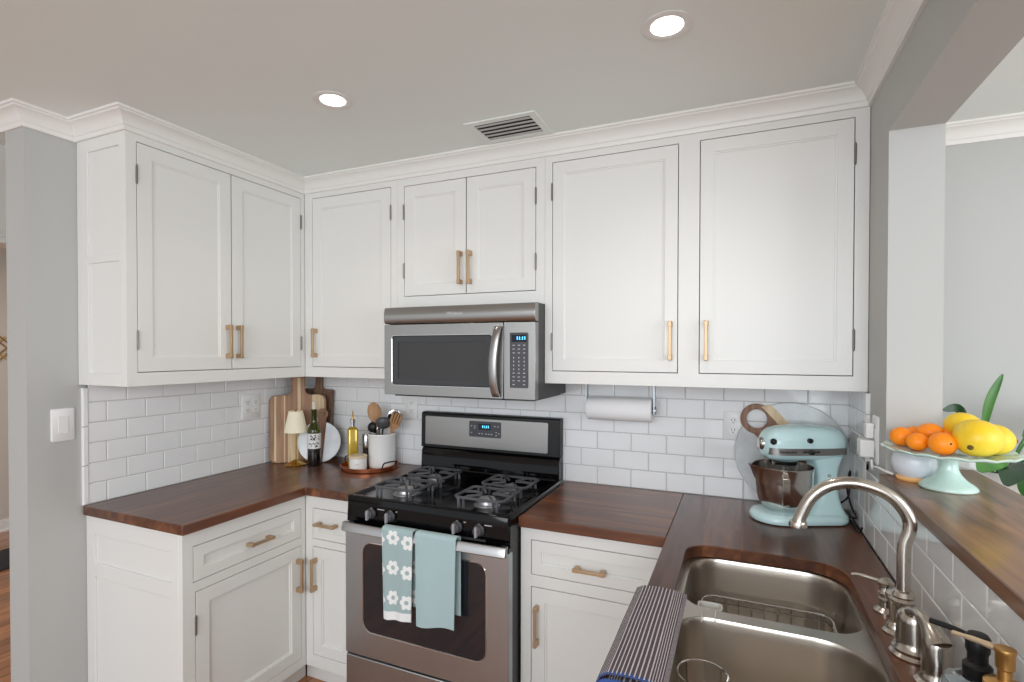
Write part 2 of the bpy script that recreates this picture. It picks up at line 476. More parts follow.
def door(root, o, face, u0, u1, z0, z1, name='door', stile=.052, pu=None, pz=None, hu=None, vert=True, rec=.006, gap=.0028, hz=(.12, .12), bead=.006):
    a, b, c, d = u0+gap, u1-gap, z0+gap, z1-gap
    m = MB()
    def rc(e, n): return [pt(o, face, u, v, n) for u, v in ((a+e, c+e), (b-e, c+e), (b-e, d-e), (a+e, d-e))]
    m.loft([rc(0, -.019), rc(0, -.0008), rc(.0008, 0), rc(stile, 0), rc(stile+.0015, -rec*.45), rc(stile+bead, -rec*.5), rc(stile+bead+.001, -rec)])
    D = m.build(name, CAB, root, smooth=0)
    if pu is not None: pull(D, o, face, pu, pz, .145 if vert else .115, vert)
    if hu is not None:
        hinge(D, o, face, hu, z0+hz[0]); hinge(D, o, face, hu, z1-hz[1])
    return D

def carcass(root, o, face, u0, u1, z0, z1, openings, depth, zface=None, name='body', kick=None):
    m = MB()
    zf0, zf1 = zface or (z0, z1)
    oholed(m, o, face, (u0, u1, zf0, zf1), openings, -.020, 0)
    t = .016
    obox(m, o, face, u0, u0+t, z0, z1, -depth, -.0199); obox(m, o, face, u1-t, u1, z0, z1, -depth, -.0199)
    obox(m, o, face, u0+t, u1-t, z0, z0+t, -depth, -.0199); obox(m, o, face, u0+t, u1-t, z1-t, z1, -depth, -.0199)
    obox(m, o, face, u0+t, u1-t, z0+t, z1-t, -depth, -depth+.008)
    return m.build(name, CAB, root, bev=.001)

ZB, ZT = 1.382, H-.001
DT, DB = 2.281, 1.432
UP = .30
# upper cabinet on the left wall
c = thing('upper_cabinet', 'white two-door wall cabinet on the left wall with panelled end beside the grey wall', 'cabinet', (0, -1.15, ZB))
m = MB()
oholed(m, 'L', UP, (-1.15, -.3005, ZB, ZT), [(-1.112, -.3265, DB, DT)], -.02, 0)
m.box(0.0015, UP-.02, -1.13, -1.114, ZB, ZT); m.box(.0015, UP-.02, -.32, -.302, ZB+.02, ZT)
m.box(.0015, UP-.02, -1.13, -.012, ZB, ZB+.018); m.box(.0015, UP-.02, -1.13, -.302, ZT-.02, ZT); m.box(.0015, .01, -1.12, -.32, ZB+.018, ZT-.02)
m.build('body', CAB, c, bev=.001)
m = MB()       # panelled end: two recessed fields
oholed(m, 'B', -1.135, (.0015, UP-.0203, ZB, ZT), [(.07, .262, 1.43, 1.842), (.07, .262, 1.868, 2.262)], 0, .015)
m.box(.0015, UP-.02, -1.142, -1.13, ZB, ZT)
m.build('end_panel', CAB, c, bev=.0015)
door(c, 'L', UP, -1.112, -.7195, DB, DT, pu=-.7195-.026, pz=1.553, hu=-1.112)
door(c, 'L', UP, -.7195, -.3265, DB, DT, pu=-.7195+.026, pz=1.553, hu=-.3265)
# corner upper
c = thing('upper_cabinet', 'white single-door wall cabinet in the corner left of the microwave', 'cabinet', (.6, 0, ZB))
carcass(c, 'B', -UP, UP+.0005, .868, ZB, ZT, [(.349, .832, DB, DT)], .298)
door(c, 'B', -UP, .349, .832, DB, DT, pu=.349+.028, pz=1.553, hu=.832)
# over the microwave
c = thing('upper_cabinet', 'short white two-door wall cabinet directly above the microwave', 'cabinet', (1.23, 0, 1.708))
carcass(c, 'B', -UP, .8685, 1.5965, 1.708, ZT, [(.905, 1.5575, 1.764, 2.274)], .298)
door(c, 'B', -UP, .905, 1.231, 1.764, 2.274, pu=1.231-.024, pz=1.878, hu=.905)
door(c, 'B', -UP, 1.231, 1.5575, 1.764, 2.274, pu=1.231+.024, pz=1.878, hu=1.5575)
# right upper
c = thing('upper_cabinet', 'widest white two-door wall cabinet right of the microwave reaching the right wall', 'cabinet', (2.15, 0, ZB))
carcass(c, 'B', -UP, 1.597, W-.0015, ZB, ZT, [(1.628, 2.121, DB, DT), (2.194, 2.674, DB, DT)], .298)
door(c, 'B', -UP, 1.628, 2.121, DB, DT, pu=2.121-.026, pz=1.553, hu=1.628, stile=.046)
door(c, 'B', -UP, 2.194, 2.674, DB, DT, pu=2.194+.026, pz=1.553, hu=2.674, stile=.046)

# ------------------------------------------------------------------ base cabinets
BF = .562; TOPU = .877          # face position, underside of worktop
BB = .11
def base_kick(m, o, face, u0, u1): obox(m, o, face, u0, u1, 0, BB, -.09, -.075)
# left run
c = thing('base_cabinet', 'white base cabinet on the left with panelled end, one wide drawer over one door', 'cabinet', (0, -1.12, 0))
m = MB()
oholed(m, 'L', BF, (-1.128, -BF-.0005, BB, TOPU), [(-1.088, -.588, .69, .820), (-1.080, -.588, .15, .655)], -.02, 0)
m.box(.0015, BF-.02, -1.113, -1.097, 0, TOPU); m.box(.0015, BF-.02, -.014, -.002, 0, TOPU)
m.box(.0015, BF-.02, -1.097, -.014, BB, BB+.016); m.box(.0015, BF-.02, -1.097, -.014, TOPU-.014, TOPU); m.box(.0015, .012, -1.097, -.014, BB+.016, TOPU-.014)
m.box(BF-.09, BF-.075, -1.10, -.49, 0, BB)
m.build('body', CAB, c, bev=.0012)
m = MB()
oholed(m, 'B', -1.113, (.0015, BF-.0203, 0, TOPU), [(.055, .505, .13, .640), (.055, .505, .695, .805)], 0, .015)
m.box(.0015, BF-.02, -1.120, -1.113, .02, TOPU-.001)
m.build('end_panel', CAB, c, bev=.002)
door(c, 'L', BF, -1.088, -.588, .69, .820, 'drawer', .038, pu=-.815, pz=.752, vert=False, rec=.009)
door(c, 'L', BF, -1.080, -.588, .15, .655, 'door', .050, pu=-.614, pz=.532, hu=-1.080, rec=.010)
# narrow one beside the range
c = thing('base_cabinet', 'narrow white base cabinet between the corner and the range, small drawer over door', 'cabinet', (.7, -BF, 0))
m = MB()
oholed(m, 'B', -BF, (BF+.0005, .8675, BB, TOPU), [(.602, .816, .682, .820), (.602, .816, .165, .650)], -.02, 0)
m.box(.8515, .8675, -BF+.0201, -.002, 0, TOPU); m.box(BF+.0005, .8515, -BF+.0201, -.002, BB, BB+.016); m.box(BF+.0005, .8515, -BF+.0201, -.002, TOPU-.014, TOPU)
m.box(BF-.07, .8515, -BF+.075, -BF+.09, 0, BB)
m.build('body', CAB, c, bev=.0012)
door(c, 'B', -BF, .602, .816, .682, .820, 'drawer', .032, pu=.690, pz=.756, vert=False, rec=.009)
door(c, 'B', -BF, .602, .816, .165, .650, 'door', .046, pu=.624, pz=.530, hu=.816, rec=.010)
# right of the range
c = thing('base_cabinet', 'white base cabinet right of the range, drawer with brass pull over one door', 'cabinet', (1.85, -BF, 0))
carcass(c, 'B', -BF, 1.6005, 2.15, BB, TOPU, [(1.640, 2.110, .702, .830), (1.640, 2.110, .15, .660)], .55)
door(c, 'B', -BF, 1.640, 2.110, .702, .830, 'drawer', .038, pu=1.862, pz=.756, vert=False, rec=.009)
door(c, 'B', -BF, 1.640, 2.110, .15, .660, 'door', .050, pu=1.666, pz=.525, hu=2.110, rec=.010)
base_k = MB(); base_k.box(1.6005, 2.15, -BF+.075, -BF+.09, 0, BB-.0005); base_k.box(1.6005, 1.617, -BF+.09, -.01, 0, BB-.0005); base_k.box(2.13, 2.15, -BF+.09, -.01, 0, BB-.0005)
base_k.build('toe_kick', CAB, c)
# sink run
c = thing('base_cabinet', 'white sink base cabinet under the steel sink along the right half wall', 'cabinet', (2.4, -1.4, 0))
m = MB()
oholed(m, 'R', 2.152, (-2.6, -BF-.002, BB, TOPU), [(-1.02, -.60, .15, .83), (-1.46, -1.04, .15, .83), (-2.0, -1.5, .15, .83), (-2.55, -2.04, .15, .83)], -.02, 0)
m.box(2.172, W-.012, -2.6, -2.584, 0, TOPU); m.box(2.172, W-.012, -.58, -.564, 0, TOPU); m.box(2.172, W-.012, -2.584, -.58, BB, BB+.016); m.box(2.24, 2.255, -2.584, -.58, 0, BB)
m.box(W-.024, W-.012, -2.584, -.58, BB+.016, TOPU)
m.build('body', CAB, c, bev=.001)
for a, b, s in ((-1.02, -.60, -1), (-1.46, -1.04, 1), (-2.0, -1.5, -1), (-2.55, -2.04, 1)):
    door(c, 'R', 2.152, a, b, .15, .83, pu=(a+.03 if s < 0 else b-.03), pz=.72, rec=.010)

# ------------------------------------------------------------------ worktops
def slab(name, label, poly, holes, z0, z1, m_, cat='worktop', bev=.0025):
    m = MB(); m.holed(poly, holes, lambda u, v: (u, v, z0), lambda u, v: (u, v, z1))
    o = m.build(name, m_, None, loc=(poly[0][0], poly[0][1], z0), bev=bev)
    return tag(o, label, cat)
ti = .0105
CE = .588
slab('worktop', 'dark walnut L-shaped worktop in the left corner holding the cutting boards', [(ti, -1.143), (CE, -1.143), (CE, -CE+.0), (.8675, -CE), (.8675, -ti), (ti, -ti)], [], .878, CT, CTOPY)
slab('worktop', 'dark walnut worktop between the range and the sink run under the paper towels', [(1.6005, -CE), (2.117, -CE), (2.117, -ti), (1.6005, -ti)], [], .878, CT, CTOP)
cut = rr(2.186, 2.604, -1.375, -.607, (.095, .075, .07, .09), 8)
slab('worktop', 'long dark walnut worktop with the sink cut-out running under the mixer and faucet', [(2.1178, -2.62), (W-ti-.001, -2.62), (W-ti-.001, -ti), (2.1178, -ti)], [cut[::-1]], .878, CT, CTOPY)
slab('bar_top', 'raised walnut bar top on the right half wall carrying the fruit stand', [(2.700, -3.0), (2.965, -3.0), (2.965, -.37), (XR+.001, -.37), (XR+.001, -.5315), (2.700, -.5315)], [], BAR0, BAR1, BART, 'bar')

# ------------------------------------------------------------------ microwave
MF = -.42; MX0, MX1 = .884, 1.5955
mw = thing('microwave', 'stainless steel over-the-range microwave with blue clock digits', 'microwave', (1.23, -.2, 1.315))
m = MB(); m.box(MX0+.004, MX1, -.385, -.012, 1.322, 1.7075)
m.box(MX0+.02, MX1-.02, -.37, -.03, 1.312, 1.322)
for k in range(9): m.box(MX0+.06+k*.008, MX0+.063+k*.008, -.33, -.12, 1.3105, 1.313)
m.build('casing', DKGREY, mw, bev=.002)
m = MB()      # top vent band, slightly bowed
prof = [(-.385, 1.632), (MF+.004, 1.632), (MF-.004, 1.645), (MF-.005, 1.675), (MF+.002, 1.7035), (-.385, 1.7035)]
m.prism([(a, b) for a, b in prof], lambda u, v: (MX0, u, v), lambda u, v: (MX1+.006, u, v))
band = m.build('vent_band', STEEL, mw, bev=.002)
text_mesh('logo', 'Whirlpool', .018, facing((1.243, MF-.0053, 1.671)), MARK, band)
m = MB()      # door with window opening
DW = [(.925, 1.414, 1.362, 1.582)]
m.holed(rr(MX0, 1.464, 1.322, 1.6285, .004, 2), [rr(.926, 1.414, 1.366, 1.580, .012, 4)], lambda u, v: (u, MF, v), lambda u, v: (u, -.385, v))
md = m.build('door', STEEL, mw, bev=.0025)
m = MB(); m.holed(rr(.928, 1.412, 1.368, 1.578, .011, 4), [rr(.955, 1.385, 1.392, 1.553, .006, 4)], lambda u, v: (u, MF+.003, v), lambda u, v: (u, MF+.02, v))
m.mi = 1; m.box(.954, 1.386, MF+.006, MF+.02, 1.391, 1.554)
m.build('window', [GLASSM, MESHG], md)
m = MB(); m.loft([[(p[0], MF-(.0015 if 0 < i < 3 else 0), p[1]) for p in rr(.926-e, 1.414+e, 1.366-e, 1.580+e, .012+e, 4)] for i, e in enumerate((0, .001, .003, .004))], cap0=False, cap1=False)
m.build('window_bezel', CHROME, md)
m = MB()      # broad bowed handle
path = spline([(1.446, MF, 1.612), (1.447, MF-.016, 1.608), (1.441, MF-.028, 1.56), (1.433, MF-.034, 1.475), (1.433, MF-.030, 1.39), (1.438, MF-.016, 1.336), (1.440, MF, 1.330)], 5)
m.loft([[Vector(p)+Vector((dx*.0155, dy*.005, 0)) for dx, dy in ((-1, -.6), (-.8, -1), (.8, -1), (1, -.6), (1, 1), (-1, 1))] for p in path])
m.build('handle', STEEL, md, smooth=50)
m = MB()
m.holed(rr(1.467, MX1+.006, 1.322, 1.6285, .004, 2), [rr(1.492, 1.572, 1.368, 1.586, .007, 3)], lambda u, v: (u, MF, v), lambda u, v: (u, -.385, v))
cp = m.build('control_side', STEEL, mw, bev=.003)
m = MB(); m.box(1.4925, 1.5715, MF+.0015, MF+.02, 1.3685, 1.5855); kp = m.build('keypad', PANELG, cp)
m = MB(); m.box(1.500, 1.564, MF+.0005, MF+.002, 1.550, 1.579); m.build('display', DISP, kp)
text_mesh('digits', '11:11', .019, facing((1.541, MF+.0003, 1.5645)), DIGIT, kp)
m = MB()
for r in range(11):
    zz = 1.537 - r*.0152 - (.004 if r > 2 else 0)
    for q in range(3):
        if r == 10 and q == 1: continue
        x = 1.509 + q*.0225
        if 3 <= r <= 6: m.box(x-.0016, x+.0016, MF+.0008, MF+.002, zz-.003, zz+.003)
        else: m.box(x-.0045, x+.0045, MF+.0008, MF+.002, zz-.0014, zz+.0014)
m.build('key_marks', MARK, kp)

# ------------------------------------------------------------------ gas range
RX0, RX1 = .872, 1.5975; RF = -.645; RC = (RX0+RX1)/2
rg = thing('gas_range', 'stainless steel and black gas range with four burners between the worktops', 'range', (RC, -.33, 0))
m = MB(); m.box(RX0+.004, RX1-.004, RF+.02, -.03, .03, .895)
for x in (RX0+.05, RX1-.05):
    for y_ in (-.58, -.08): m.cyl((x, y_, 0), (x, y_, .031), .018)
m.build('body', mat('range_side', (44, 44, 46), .4), rg)
m = MB()      # cooktop pan with raised rim
oz = .931
m.loft([[(x, y_, z) for x, y_ in rr(RX0+e, RX1-e, RF-.008+e, -.075-e*.2, .012, 3)] for e, z in ((0, .896), (0, oz-.006), (.004, oz-.001), (.010, oz), (.018, oz), (.026, oz-.008), (.04, oz-.010))])
ck = m.build('cooktop', BLACKG, rg, smooth=40)
m = MB()      # sloping control panel
m.prism([(RF+.02, .822), (RF-.006, .824), (RF-.002, .8955), (RF+.02, .8955)], lambda u, v: (RX0+.001, u, v), lambda u, v: (RX1-.001, u, v))
ctl = m.build('control_panel', BLACKG, rg, bev=.002)
m = MB(); m.box(1.09, 1.50, RF-.0065, RF-.004, .828, .836); m.build('trim_strip', DKGREY, ctl)
for x in (.994, 1.086, 1.383, 1.474):
    m = MB(); M = Matrix.Translation((x, RF-.004, .868)) @ Matrix.Rotation(PI/2, 4, 'X')
    m.lathe([(0, 0), (.0215, 0), (.0215, .006), (.018, .010), (.0165, .022), (.014, .024), (0, .024)], M=M, n=24)
    k = m.build('knob', PANELG, ctl)
    m = MB(); m.box(x-.0045, x+.0045, RF-.038, RF-.026, .849, .887); m.build('knob_grip', mat('knob_grip_grey', (150, 150, 154), .35) if x < 1 else bpy.data.materials['knob_grip_grey'], k, bev=.002)
for x, d in ((.994, .004), (1.04, .016), (1.086, .004), (1.115, .003), (1.383, .004), (1.415, .004), (1.474, .004), (1.51, .014)):
    MB().box(x-d, x+d, RF-.0068, RF-.003, .8875, .890).build('printed_mark', MARK, ctl)
# oven door
DF = RF-.005
m = MB()
m.holed(rr(RX0+.002, RX1-.002, .296, .802, .006, 2), [rr(.962, 1.506, .398, .752, .04, 5)], lambda u, v: (u, DF-.012, v), lambda u, v: (u, RF+.019, v))
od = m.build('oven_door', STEELD, rg, bev=.003)
m = MB(); m.prism(rr(.9625, 1.5055, .3985, .7515, .0395, 5), lambda u, v: (u, DF-.0105, v), lambda u, v: (u, DF+.012, v)); m.build('window', GLASSD, od)
m = MB(); m.loft([[(p[0], DF-.012-h, p[1]) for p in rr(.962-e, 1.506+e, .398-e, .752+e, .04+e, 5)] for h, e in ((0, 0), (.0015, .0006), (.0018, .003), (0, .0045))], cap0=False, cap1=False)
m.build('window_bezel', CHROME, od)
m = MB(); m.box(RX0+.003, RX1-.003, DF-.010, RF+.019, .8025, .8205); m.build('door_top', BLACKG, od, bev=.002)
m = MB()      # flat bar handle
HY = -.696
pth = [(RX0+.026, -.686), (RX0+.045, HY), (RC, HY-.005), (RX1-.03, HY), (RX1-.006, -.686)]
sp = spline([(a, b, 0) for a, b in pth], 6)
m.loft([[Vector((p.x, p.y+q, z)) for q, z in ((.008, .803), (-.008, .801), (-.0105, .805), (-.0095, .812), (-.0035, .832), (-.0005, .836), (.010, .835))] for p in sp])
for x in (RX0+.036, RX1-.016): m.box(x-.010, x+.010, -.692, DF-.009, .806, .830)
m.build('handle', mat('handle_steel', (188, 188, 188), .34, 1.0), od, smooth=30)
m = MB(); m.box(RX0+.002, RX1-.002, DF-.010, RF+.019, .075, .287); dr = m.build('storage_drawer', STEELD, rg, bev=.004)
m = MB(); m.box(RX0+.002, RX1-.002, DF-.002, RF+.018, .2875, .2955); m.build('drawer_gap', BLACKM, rg)
# backguard
m = MB()
m.prism([(-.014, .918), (-.078, .9225), (-.072, 1.012), (-.060, 1.028), (-.014, 1.028)], lambda u, v: (.851, u, v), lambda u, v: (1.585, u, v))
bg = m.build('backguard', BLACKG, rg, bev=.003)
m = MB()
BX0, BX1 = .842, 1.594
m.prism([(-.014, 1.0285), (-.070, 1.0285), (-.066, 1.198), (-.058, 1.205), (-.014, 1.205)], lambda u, v: (.846, u, v), lambda u, v: (1.585, u, v))
bgt = m.build('console', BLACKM, rg, bev=.004)
m = MB(); m.prism(rr(.872, 1.530, 1.044, 1.186, .007, 3), lambda u, v: (u, -.0725+(v-1.0285)*.023, v), lambda u, v: (u, -.06, v)); csl = m.build('console_face', STEEL, bgt, bev=.001)
m = MB(); m.prism(rr(1.124, 1.294, 1.098, 1.174, .006, 3), lambda u, v: (u, -.0745+(v-1.0285)*.023, v), lambda u, v: (u, -.07+(v-1.0285)*.023, v)); cd = m.build('clock_panel', PANELG, csl)
m = MB(); m.box(1.176, 1.240, -.0735, -.0715, 1.134, 1.163); m.build('display', DISP, cd)
text_mesh('digits', '11:11', .018, facing((1.213, -.0736, 1.1485)), DIGIT, cd)
m = MB()
for x, z in [(1.137, 1.15), (1.155, 1.15), (1.137, 1.118), (1.155, 1.14), (1.18, 1.115), (1.195, 1.115), (1.215, 1.115), (1.23, 1.115), (1.245, 1.115), (1.262, 1.153), (1.28, 1.153), (1.27, 1.125), (1.284, 1.12), (1.27, 1.11)]:
    m.box(x-.004, x+.004, -.0752+(z-1.0285)*.023, -.074+(z-1.0285)*.023, z-.0016, z+.0016)
m.build('key_marks', MARK, cd)
text_mesh('logo', 'Whirlpool', .015, facing((1.205, -.0725+.0015, 1.072)), LOGOD, csl)
# burners and grates
for (bx, by, r) in ((1.062, -.515, .036), (1.062, -.285, .030), (1.440, -.515, .036), (1.445, -.300, .030)):
    m = MB(); m.lathe([(0, 0), (r+.016, 0), (r+.014, .004), (r+.002, .006), (r, .016), (r-.004, .018), (0, .018)], bx, by, oz-.0098)
    bn = m.build('burner', mat('burner_metal', (170, 170, 172), .35, .8) if 'burner_metal' not in bpy.data.materials else bpy.data.materials['burner_metal'], ck)
    m = MB(); m.lathe([(0, 0), (r-.004, 0), (r-.002, .004), (r-.006, .008), (0, .009)], bx, by, oz+.0083)
    m.build('burner_cap', mat('burner_cap_grey', (205, 205, 207), .3, .6) if 'burner_cap_grey' not in bpy.data.materials else bpy.data.materials['burner_cap_grey'], bn)
    # grate: two U-shaped side bars with arms to the centre
    m = MB(); hx, hy, zt_, zb_ = .100, .082, oz+.030, oz-.0098
    for s in (-1, 1):
        p = [(bx+s*(hx-.020), by-hy, zb_), (bx+s*(hx-.020), by-hy, zt_-.006), (bx+s*(hx-.012), by-hy, zt_), (bx+s*hx, by-hy+.014, zt_), (bx+s*hx, by+hy-.014, zt_), (bx+s*(hx-.012), by+hy, zt_), (bx+s*(hx-.020), by+hy, zt_-.006), (bx+s*(hx-.020), by+hy, zb_)]
        m.tube(p, .0062, 6)
        m.tube([(bx+s*hx, by, zt_), (bx+s*.05, by, zt_+.004), (bx+s*.022, by, zt_)], [.006, .006, .004], 6)
        m.tube([(bx-.062*s, by-hy*.96, zb_), (bx-.062*s, by-hy*.96, zt_-.004), (bx-.050*s, by-hy*.80, zt_+.003), (bx-.016*s, by-.02, zt_)], [.0055, .0058, .0058, .004], 6)
        m.tube([(bx-.062*s, by+hy*.96, zb_), (bx-.062*s, by+hy*.96, zt_-.004), (bx-.050*s, by+hy*.80, zt_+.003), (bx-.016*s, by+.02, zt_)], [.0055, .0058, .0058, .004], 6)
        m.tube([(bx-hx+.012, by+s*hy, zt_), (bx+hx-.012, by+s*hy, zt_)], .0058, 6)
    m.build('grate', IRON, ck, smooth=50)

# ------------------------------------------------------------------ kitchen towels on the oven handle
def towel_mat(name, base, rgbh, flowers=False):
    m = mat(name, base, .95, bump=(420, .3, W_), sheen=.3); nt = m.node_tree; N = nt.nodes; L = nt.links; b = N['Principled BSDF']
    if not flowers: return m
    uv = N.new('ShaderNodeUVMap'); sep = N.new('ShaderNodeSeparateXYZ'); L.new(uv.outputs[0], sep.inputs[0])
    def mth(op, a, b_=None, c=None):
        n = N.new('ShaderNodeMath'); n.operation = op
        for i, v in enumerate((a, b_, c)):
            if v is None: continue
            if isinstance(v, (int, float)): n.inputs[i].default_value = v
            else: L.new(v, n.inputs[i])
        return n.outputs[0]
    # u across (0..1) width .21 m, v along from the hem, .77 m
    X = mth('SUBTRACT', mth('MULTIPLY', sep.outputs[0], .135), .017); Y = mth('MULTIPLY', sep.outputs[1], .675)
    col = mth('FLOOR', mth('DIVIDE', X, .066))
    px = mth('SUBTRACT', X, mth('MULTIPLY', mth('ADD', col, .5), .066))
    Ys = mth('SUBTRACT', mth('ADD', Y, mth('MULTIPLY', mth('ABSOLUTE', mth('MODULO', col, 2.0)), .012)), .0275)
    rw = mth('FLOOR', mth('DIVIDE', Ys, .113))
    py = mth('SUBTRACT', Ys, mth('MULTIPLY', mth('ADD', rw, .5), .113))
    r = mth('SQRT', mth('ADD', mth('MULTIPLY', px, px), mth('MULTIPLY', py, py)))
    th = mth('ARCTAN2', py, px)
    pet = mth('ADD', .0205, mth('MULTIPLY', mth('ABSOLUTE', mth('COSINE', mth('MULTIPLY', th, 3.0))), .0085))
    infl = mth('LESS_THAN', r, pet); notc = mth('GREATER_THAN', r, .0085)
    fl = mth('MULTIPLY', infl, notc)
    hem = mth('LESS_THAN', Y, .032)
    fac = mth('MAXIMUM', fl, hem)
    mx = N.new('ShaderNodeMix'); mx.data_type = 'RGBA'; L.new(fac, mx.inputs[0]); mx.inputs[6].default_value = lin(base); mx.inputs[7].default_value = lin(rgbh)
    L.new(mx.outputs[2], b.inputs['Base Color']); return m

def hang_towel(name, label, x0, x1, mt_, front, back, folds, skew=0.0):
    yb, yf, zt_ = HY+.020, HY-.0135, .8405
    def fn_off(off):
        def fn(u, v):
            total = front + .045 + back
            s = v*total
            x = x0 + (x1-x0)*u
            wave = math.sin(u*folds*PI+.5)*.004
            if s < front:
                d = 1 - s/front
                y_ = yf - wave*d*1.2 - .006*d*math.sin(u*PI) - off
                z = zt_ - (front - s) - .004*math.sin(u*5+1)*d - skew*(1-u)*d
                x += (.5-u)*.020*d*(1 if folds > 2 else .6)
            elif s < front+.045:
                a = (s-front)/.045*PI
                y_ = (yf+yb)/2 + (yf-yb)/2*math.cos(a) - off*math.cos(a); z = zt_ + (.006+off)*math.sin(a)
            else:
                d = (s-front-.045)/back
                y_ = yb + off + wave*d*.4 - .006*d; z = zt_ - d*back - .003*math.sin(u*5)*d
                x += (.5-u)*.006*d + .006*d
            return (x, y_, z)
        return fn
    m = MB(); m.sheet(fn_off(.0), 26, 60, fn_off(.0032))
    o = m.build(name, mt_, None, loc=((x0+x1)/2, HY, zt_), smooth=70)
    return tag(o, label, 'towel', 'tea towels on the oven handle')
T1 = towel_mat('flower_towel', (160, 182, 183), (236, 238, 236), True)
T2 = towel_mat('aqua_towel', (168, 192, 194), (0, 0, 0))
hang_towel('dish_towel', 'blue-green tea towel with white flowers hanging left on the oven handle', 1.092, 1.230, T1, .335, .29, 3.2)
hang_towel('dish_towel', 'plain pale aqua tea towel hanging right on the oven handle', 1.242, 1.412, T2, .322, .285, 2.0, .012)

# ------------------------------------------------------------------ sink
sk = thing('kitchen_sink', 'double-bowl stainless undermount sink set in the walnut worktop', 'sink', (2.4, -1.0, .66))
zr = .8765
out_l = rr(2.166, 2.626, -1.395, -.585, .1, 8)
h1 = rr(2.200, 2.598, -.955, -.607, (.105, .085, .075, .07), 8)
h2 = rr(2.200, 2.598, -1.360, -.995, (.110, .075, .09, .09), 8)
m = MB(); m.holed(out_l, [h1, h2], lambda u, v: (u, v, zr), lambda u, v: (u, v, zr-.0012))
m.build('rim', SINKM, sk, smooth=20)
def bowl(h, depth, dx, dy):
    cx = sum(p[0] for p in h)/len(h); cy = sum(p[1] for p in h)/len(h)
    def sc(k, z): return [(cx+(x-cx)*(1-k), cy+(y_-cy)*(1-k), z) for x, y_ in h]
    rings = [sc(-.004, zr-.0005), sc(.002, zr-.003), sc(.012, zr-.010), sc(.02, zr-.03), sc(.035, zr-depth*.6), sc(.06, zr-depth+.035), sc(.10, zr-depth+.013), sc(.17, zr-depth+.003), sc(.28, zr-depth), sc(.80, zr-depth-.004)]
    m = MB(); m.loft(rings, cap0=False, cap1=True)
    b = m.build('bowl', SINKM, sk, smooth=60, rec=True)
    m = MB(); m.lathe([(0, 0), (.022, 0), (.024, .001), (.040, .004), (.043, .006), (.044, .003), (0, -.001)], cx+dx, cy+dy, zr-depth-.003, 28)
    m.build('drain', CHROME, b)
bowl(h1, .20, 0, .02); bowl(h2, .20, 0, .02)

def wire_rack(x0, x1, y0, y1, z0, z1, name, label, arches=5):
    r = thing(name, label, 'dish rack', ((x0+x1)/2, (y0+y1)/2, z0))
    m = MB(); q = .0022
    for i, z in enumerate((z1, z1-.018, z0+.012)):
        m.tube([(a, b, z) for a, b in rr(x0, x1, y0, y1, .035, 5)], q if i else q*1.5, 6, closed=True)
    n = 9
    for i in range(n):
        x = x0+.03 + (x1-x0-.06)*i/(n-1)
        m.tube([(x, y0, z1), (x, y0+.001, z0+.012), (x, y0+.014, z0+.004), (x, y1-.014, z0+.004), (x, y1-.001, z0+.012), (x, y1, z1)], q, 6)
    for j in range(4):
        y_ = y0+.03 + (y1-y0-.06)*j/3
        m.tube([(x0, y_, z1), (x0+.001, y_, z0+.012), (x0+.014, y_, z0+.006), (x1-.014, y_, z0+.006), (x1-.001, y_, z0+.012), (x1, y_, z1)], q, 6)
    m.build('basket', CHROME, r)
    m = MB()
    for i in range(arches):
        x = x0+.06 + (x1-x0-.10)*i/(arches-1)
        m.tube(spline([(x-.009, (y0+y1)/2, z0+.005), (x-.009, (y0+y1)/2, z0+.05), (x, (y0+y1)/2, z0+.062), (x+.009, (y0+y1)/2, z0+.05), (x+.009, (y0+y1)/2, z0+.005)], 4), q, 6)
    m.build('plate_loops', CHROME, r)
    for s, x in ((-1, x0), (1, x1)):
        m = MB(); m.tube(spline([(x, y0+.05, z1-.02), (x+s*.010, y0+.05, z1+.004), (x+s*.010, y1-.10, z1+.004), (x, y1-.10, z1-.02)], 4), .0026, 6); m.build('handle', CHROME, r)
    for x in (x0+.03, x1-.03):
        for y_ in (y0+.03, y1-.03):
            m = MB(); m.cyl((x, y_, z0), (x, y_, z0+.006), .005, n=10); m.build('foot', RUBBER, r)
    return r
wire_rack(2.235, 2.570, -.895, -.640, .6795, .775, 'dish_rack', 'wire dish rack standing in the far sink bowl')
m = MB()      # clear sponge box hooked on the divider
m.holed(rr(2.238, 2.296, -.946, -.906, .012, 4), [rr(2.241, 2.293, -.943, -.909, .010, 4)[::-1]], lambda u, v: (u, v, .822), lambda u, v: (u, v, .874))
m.prism(rr(2.238, 2.296, -.946, -.906, .012, 4), lambda u, v: (u, v, .818), lambda u, v: (u, v, .8225))
for q in (2.252, 2.282): m.tube([(q, -.945, .872), (q, -.955, .8795), (q, -.975, .8800), (q, -.999, .8795), (q, -1.003, .866)], .0016, 6)
tag(m.build('sponge_holder', BOXP, None, loc=(2.267, -.926, .818)), 'small translucent box in the far sink bowl against the divider', 'sponge holder')
m = MB()
cx, cy = 2.262, -1.13
m.tube([(cx+.052*math.cos(a), cy+.052*math.sin(a), .815) for a in [2*PI*k/24 for k in range(24)]], .0024, 6, closed=True)
m.tube([(cx+.046*math.cos(a), cy+.046*math.sin(a), .683) for a in [2*PI*k/24 for k in range(24)]], .0024, 6, closed=True)
for k in range(8):
    a = 2*PI*k/8; m.tube([(cx+.052*math.cos(a), cy+.052*math.sin(a), .815), (cx+.046*math.cos(a), cy+.046*math.sin(a), .683)], .0018, 6)
for k in (-1, 0, 1): m.tube([(cx-.044, cy+k*.018, .683), (cx+.044, cy+k*.018, .683)], .0018, 6)
tag(m.build('wire_caddy', CHROME, None, loc=(cx, cy, .6805)), 'round wire caddy standing in the near sink bowl', 'wire caddy')

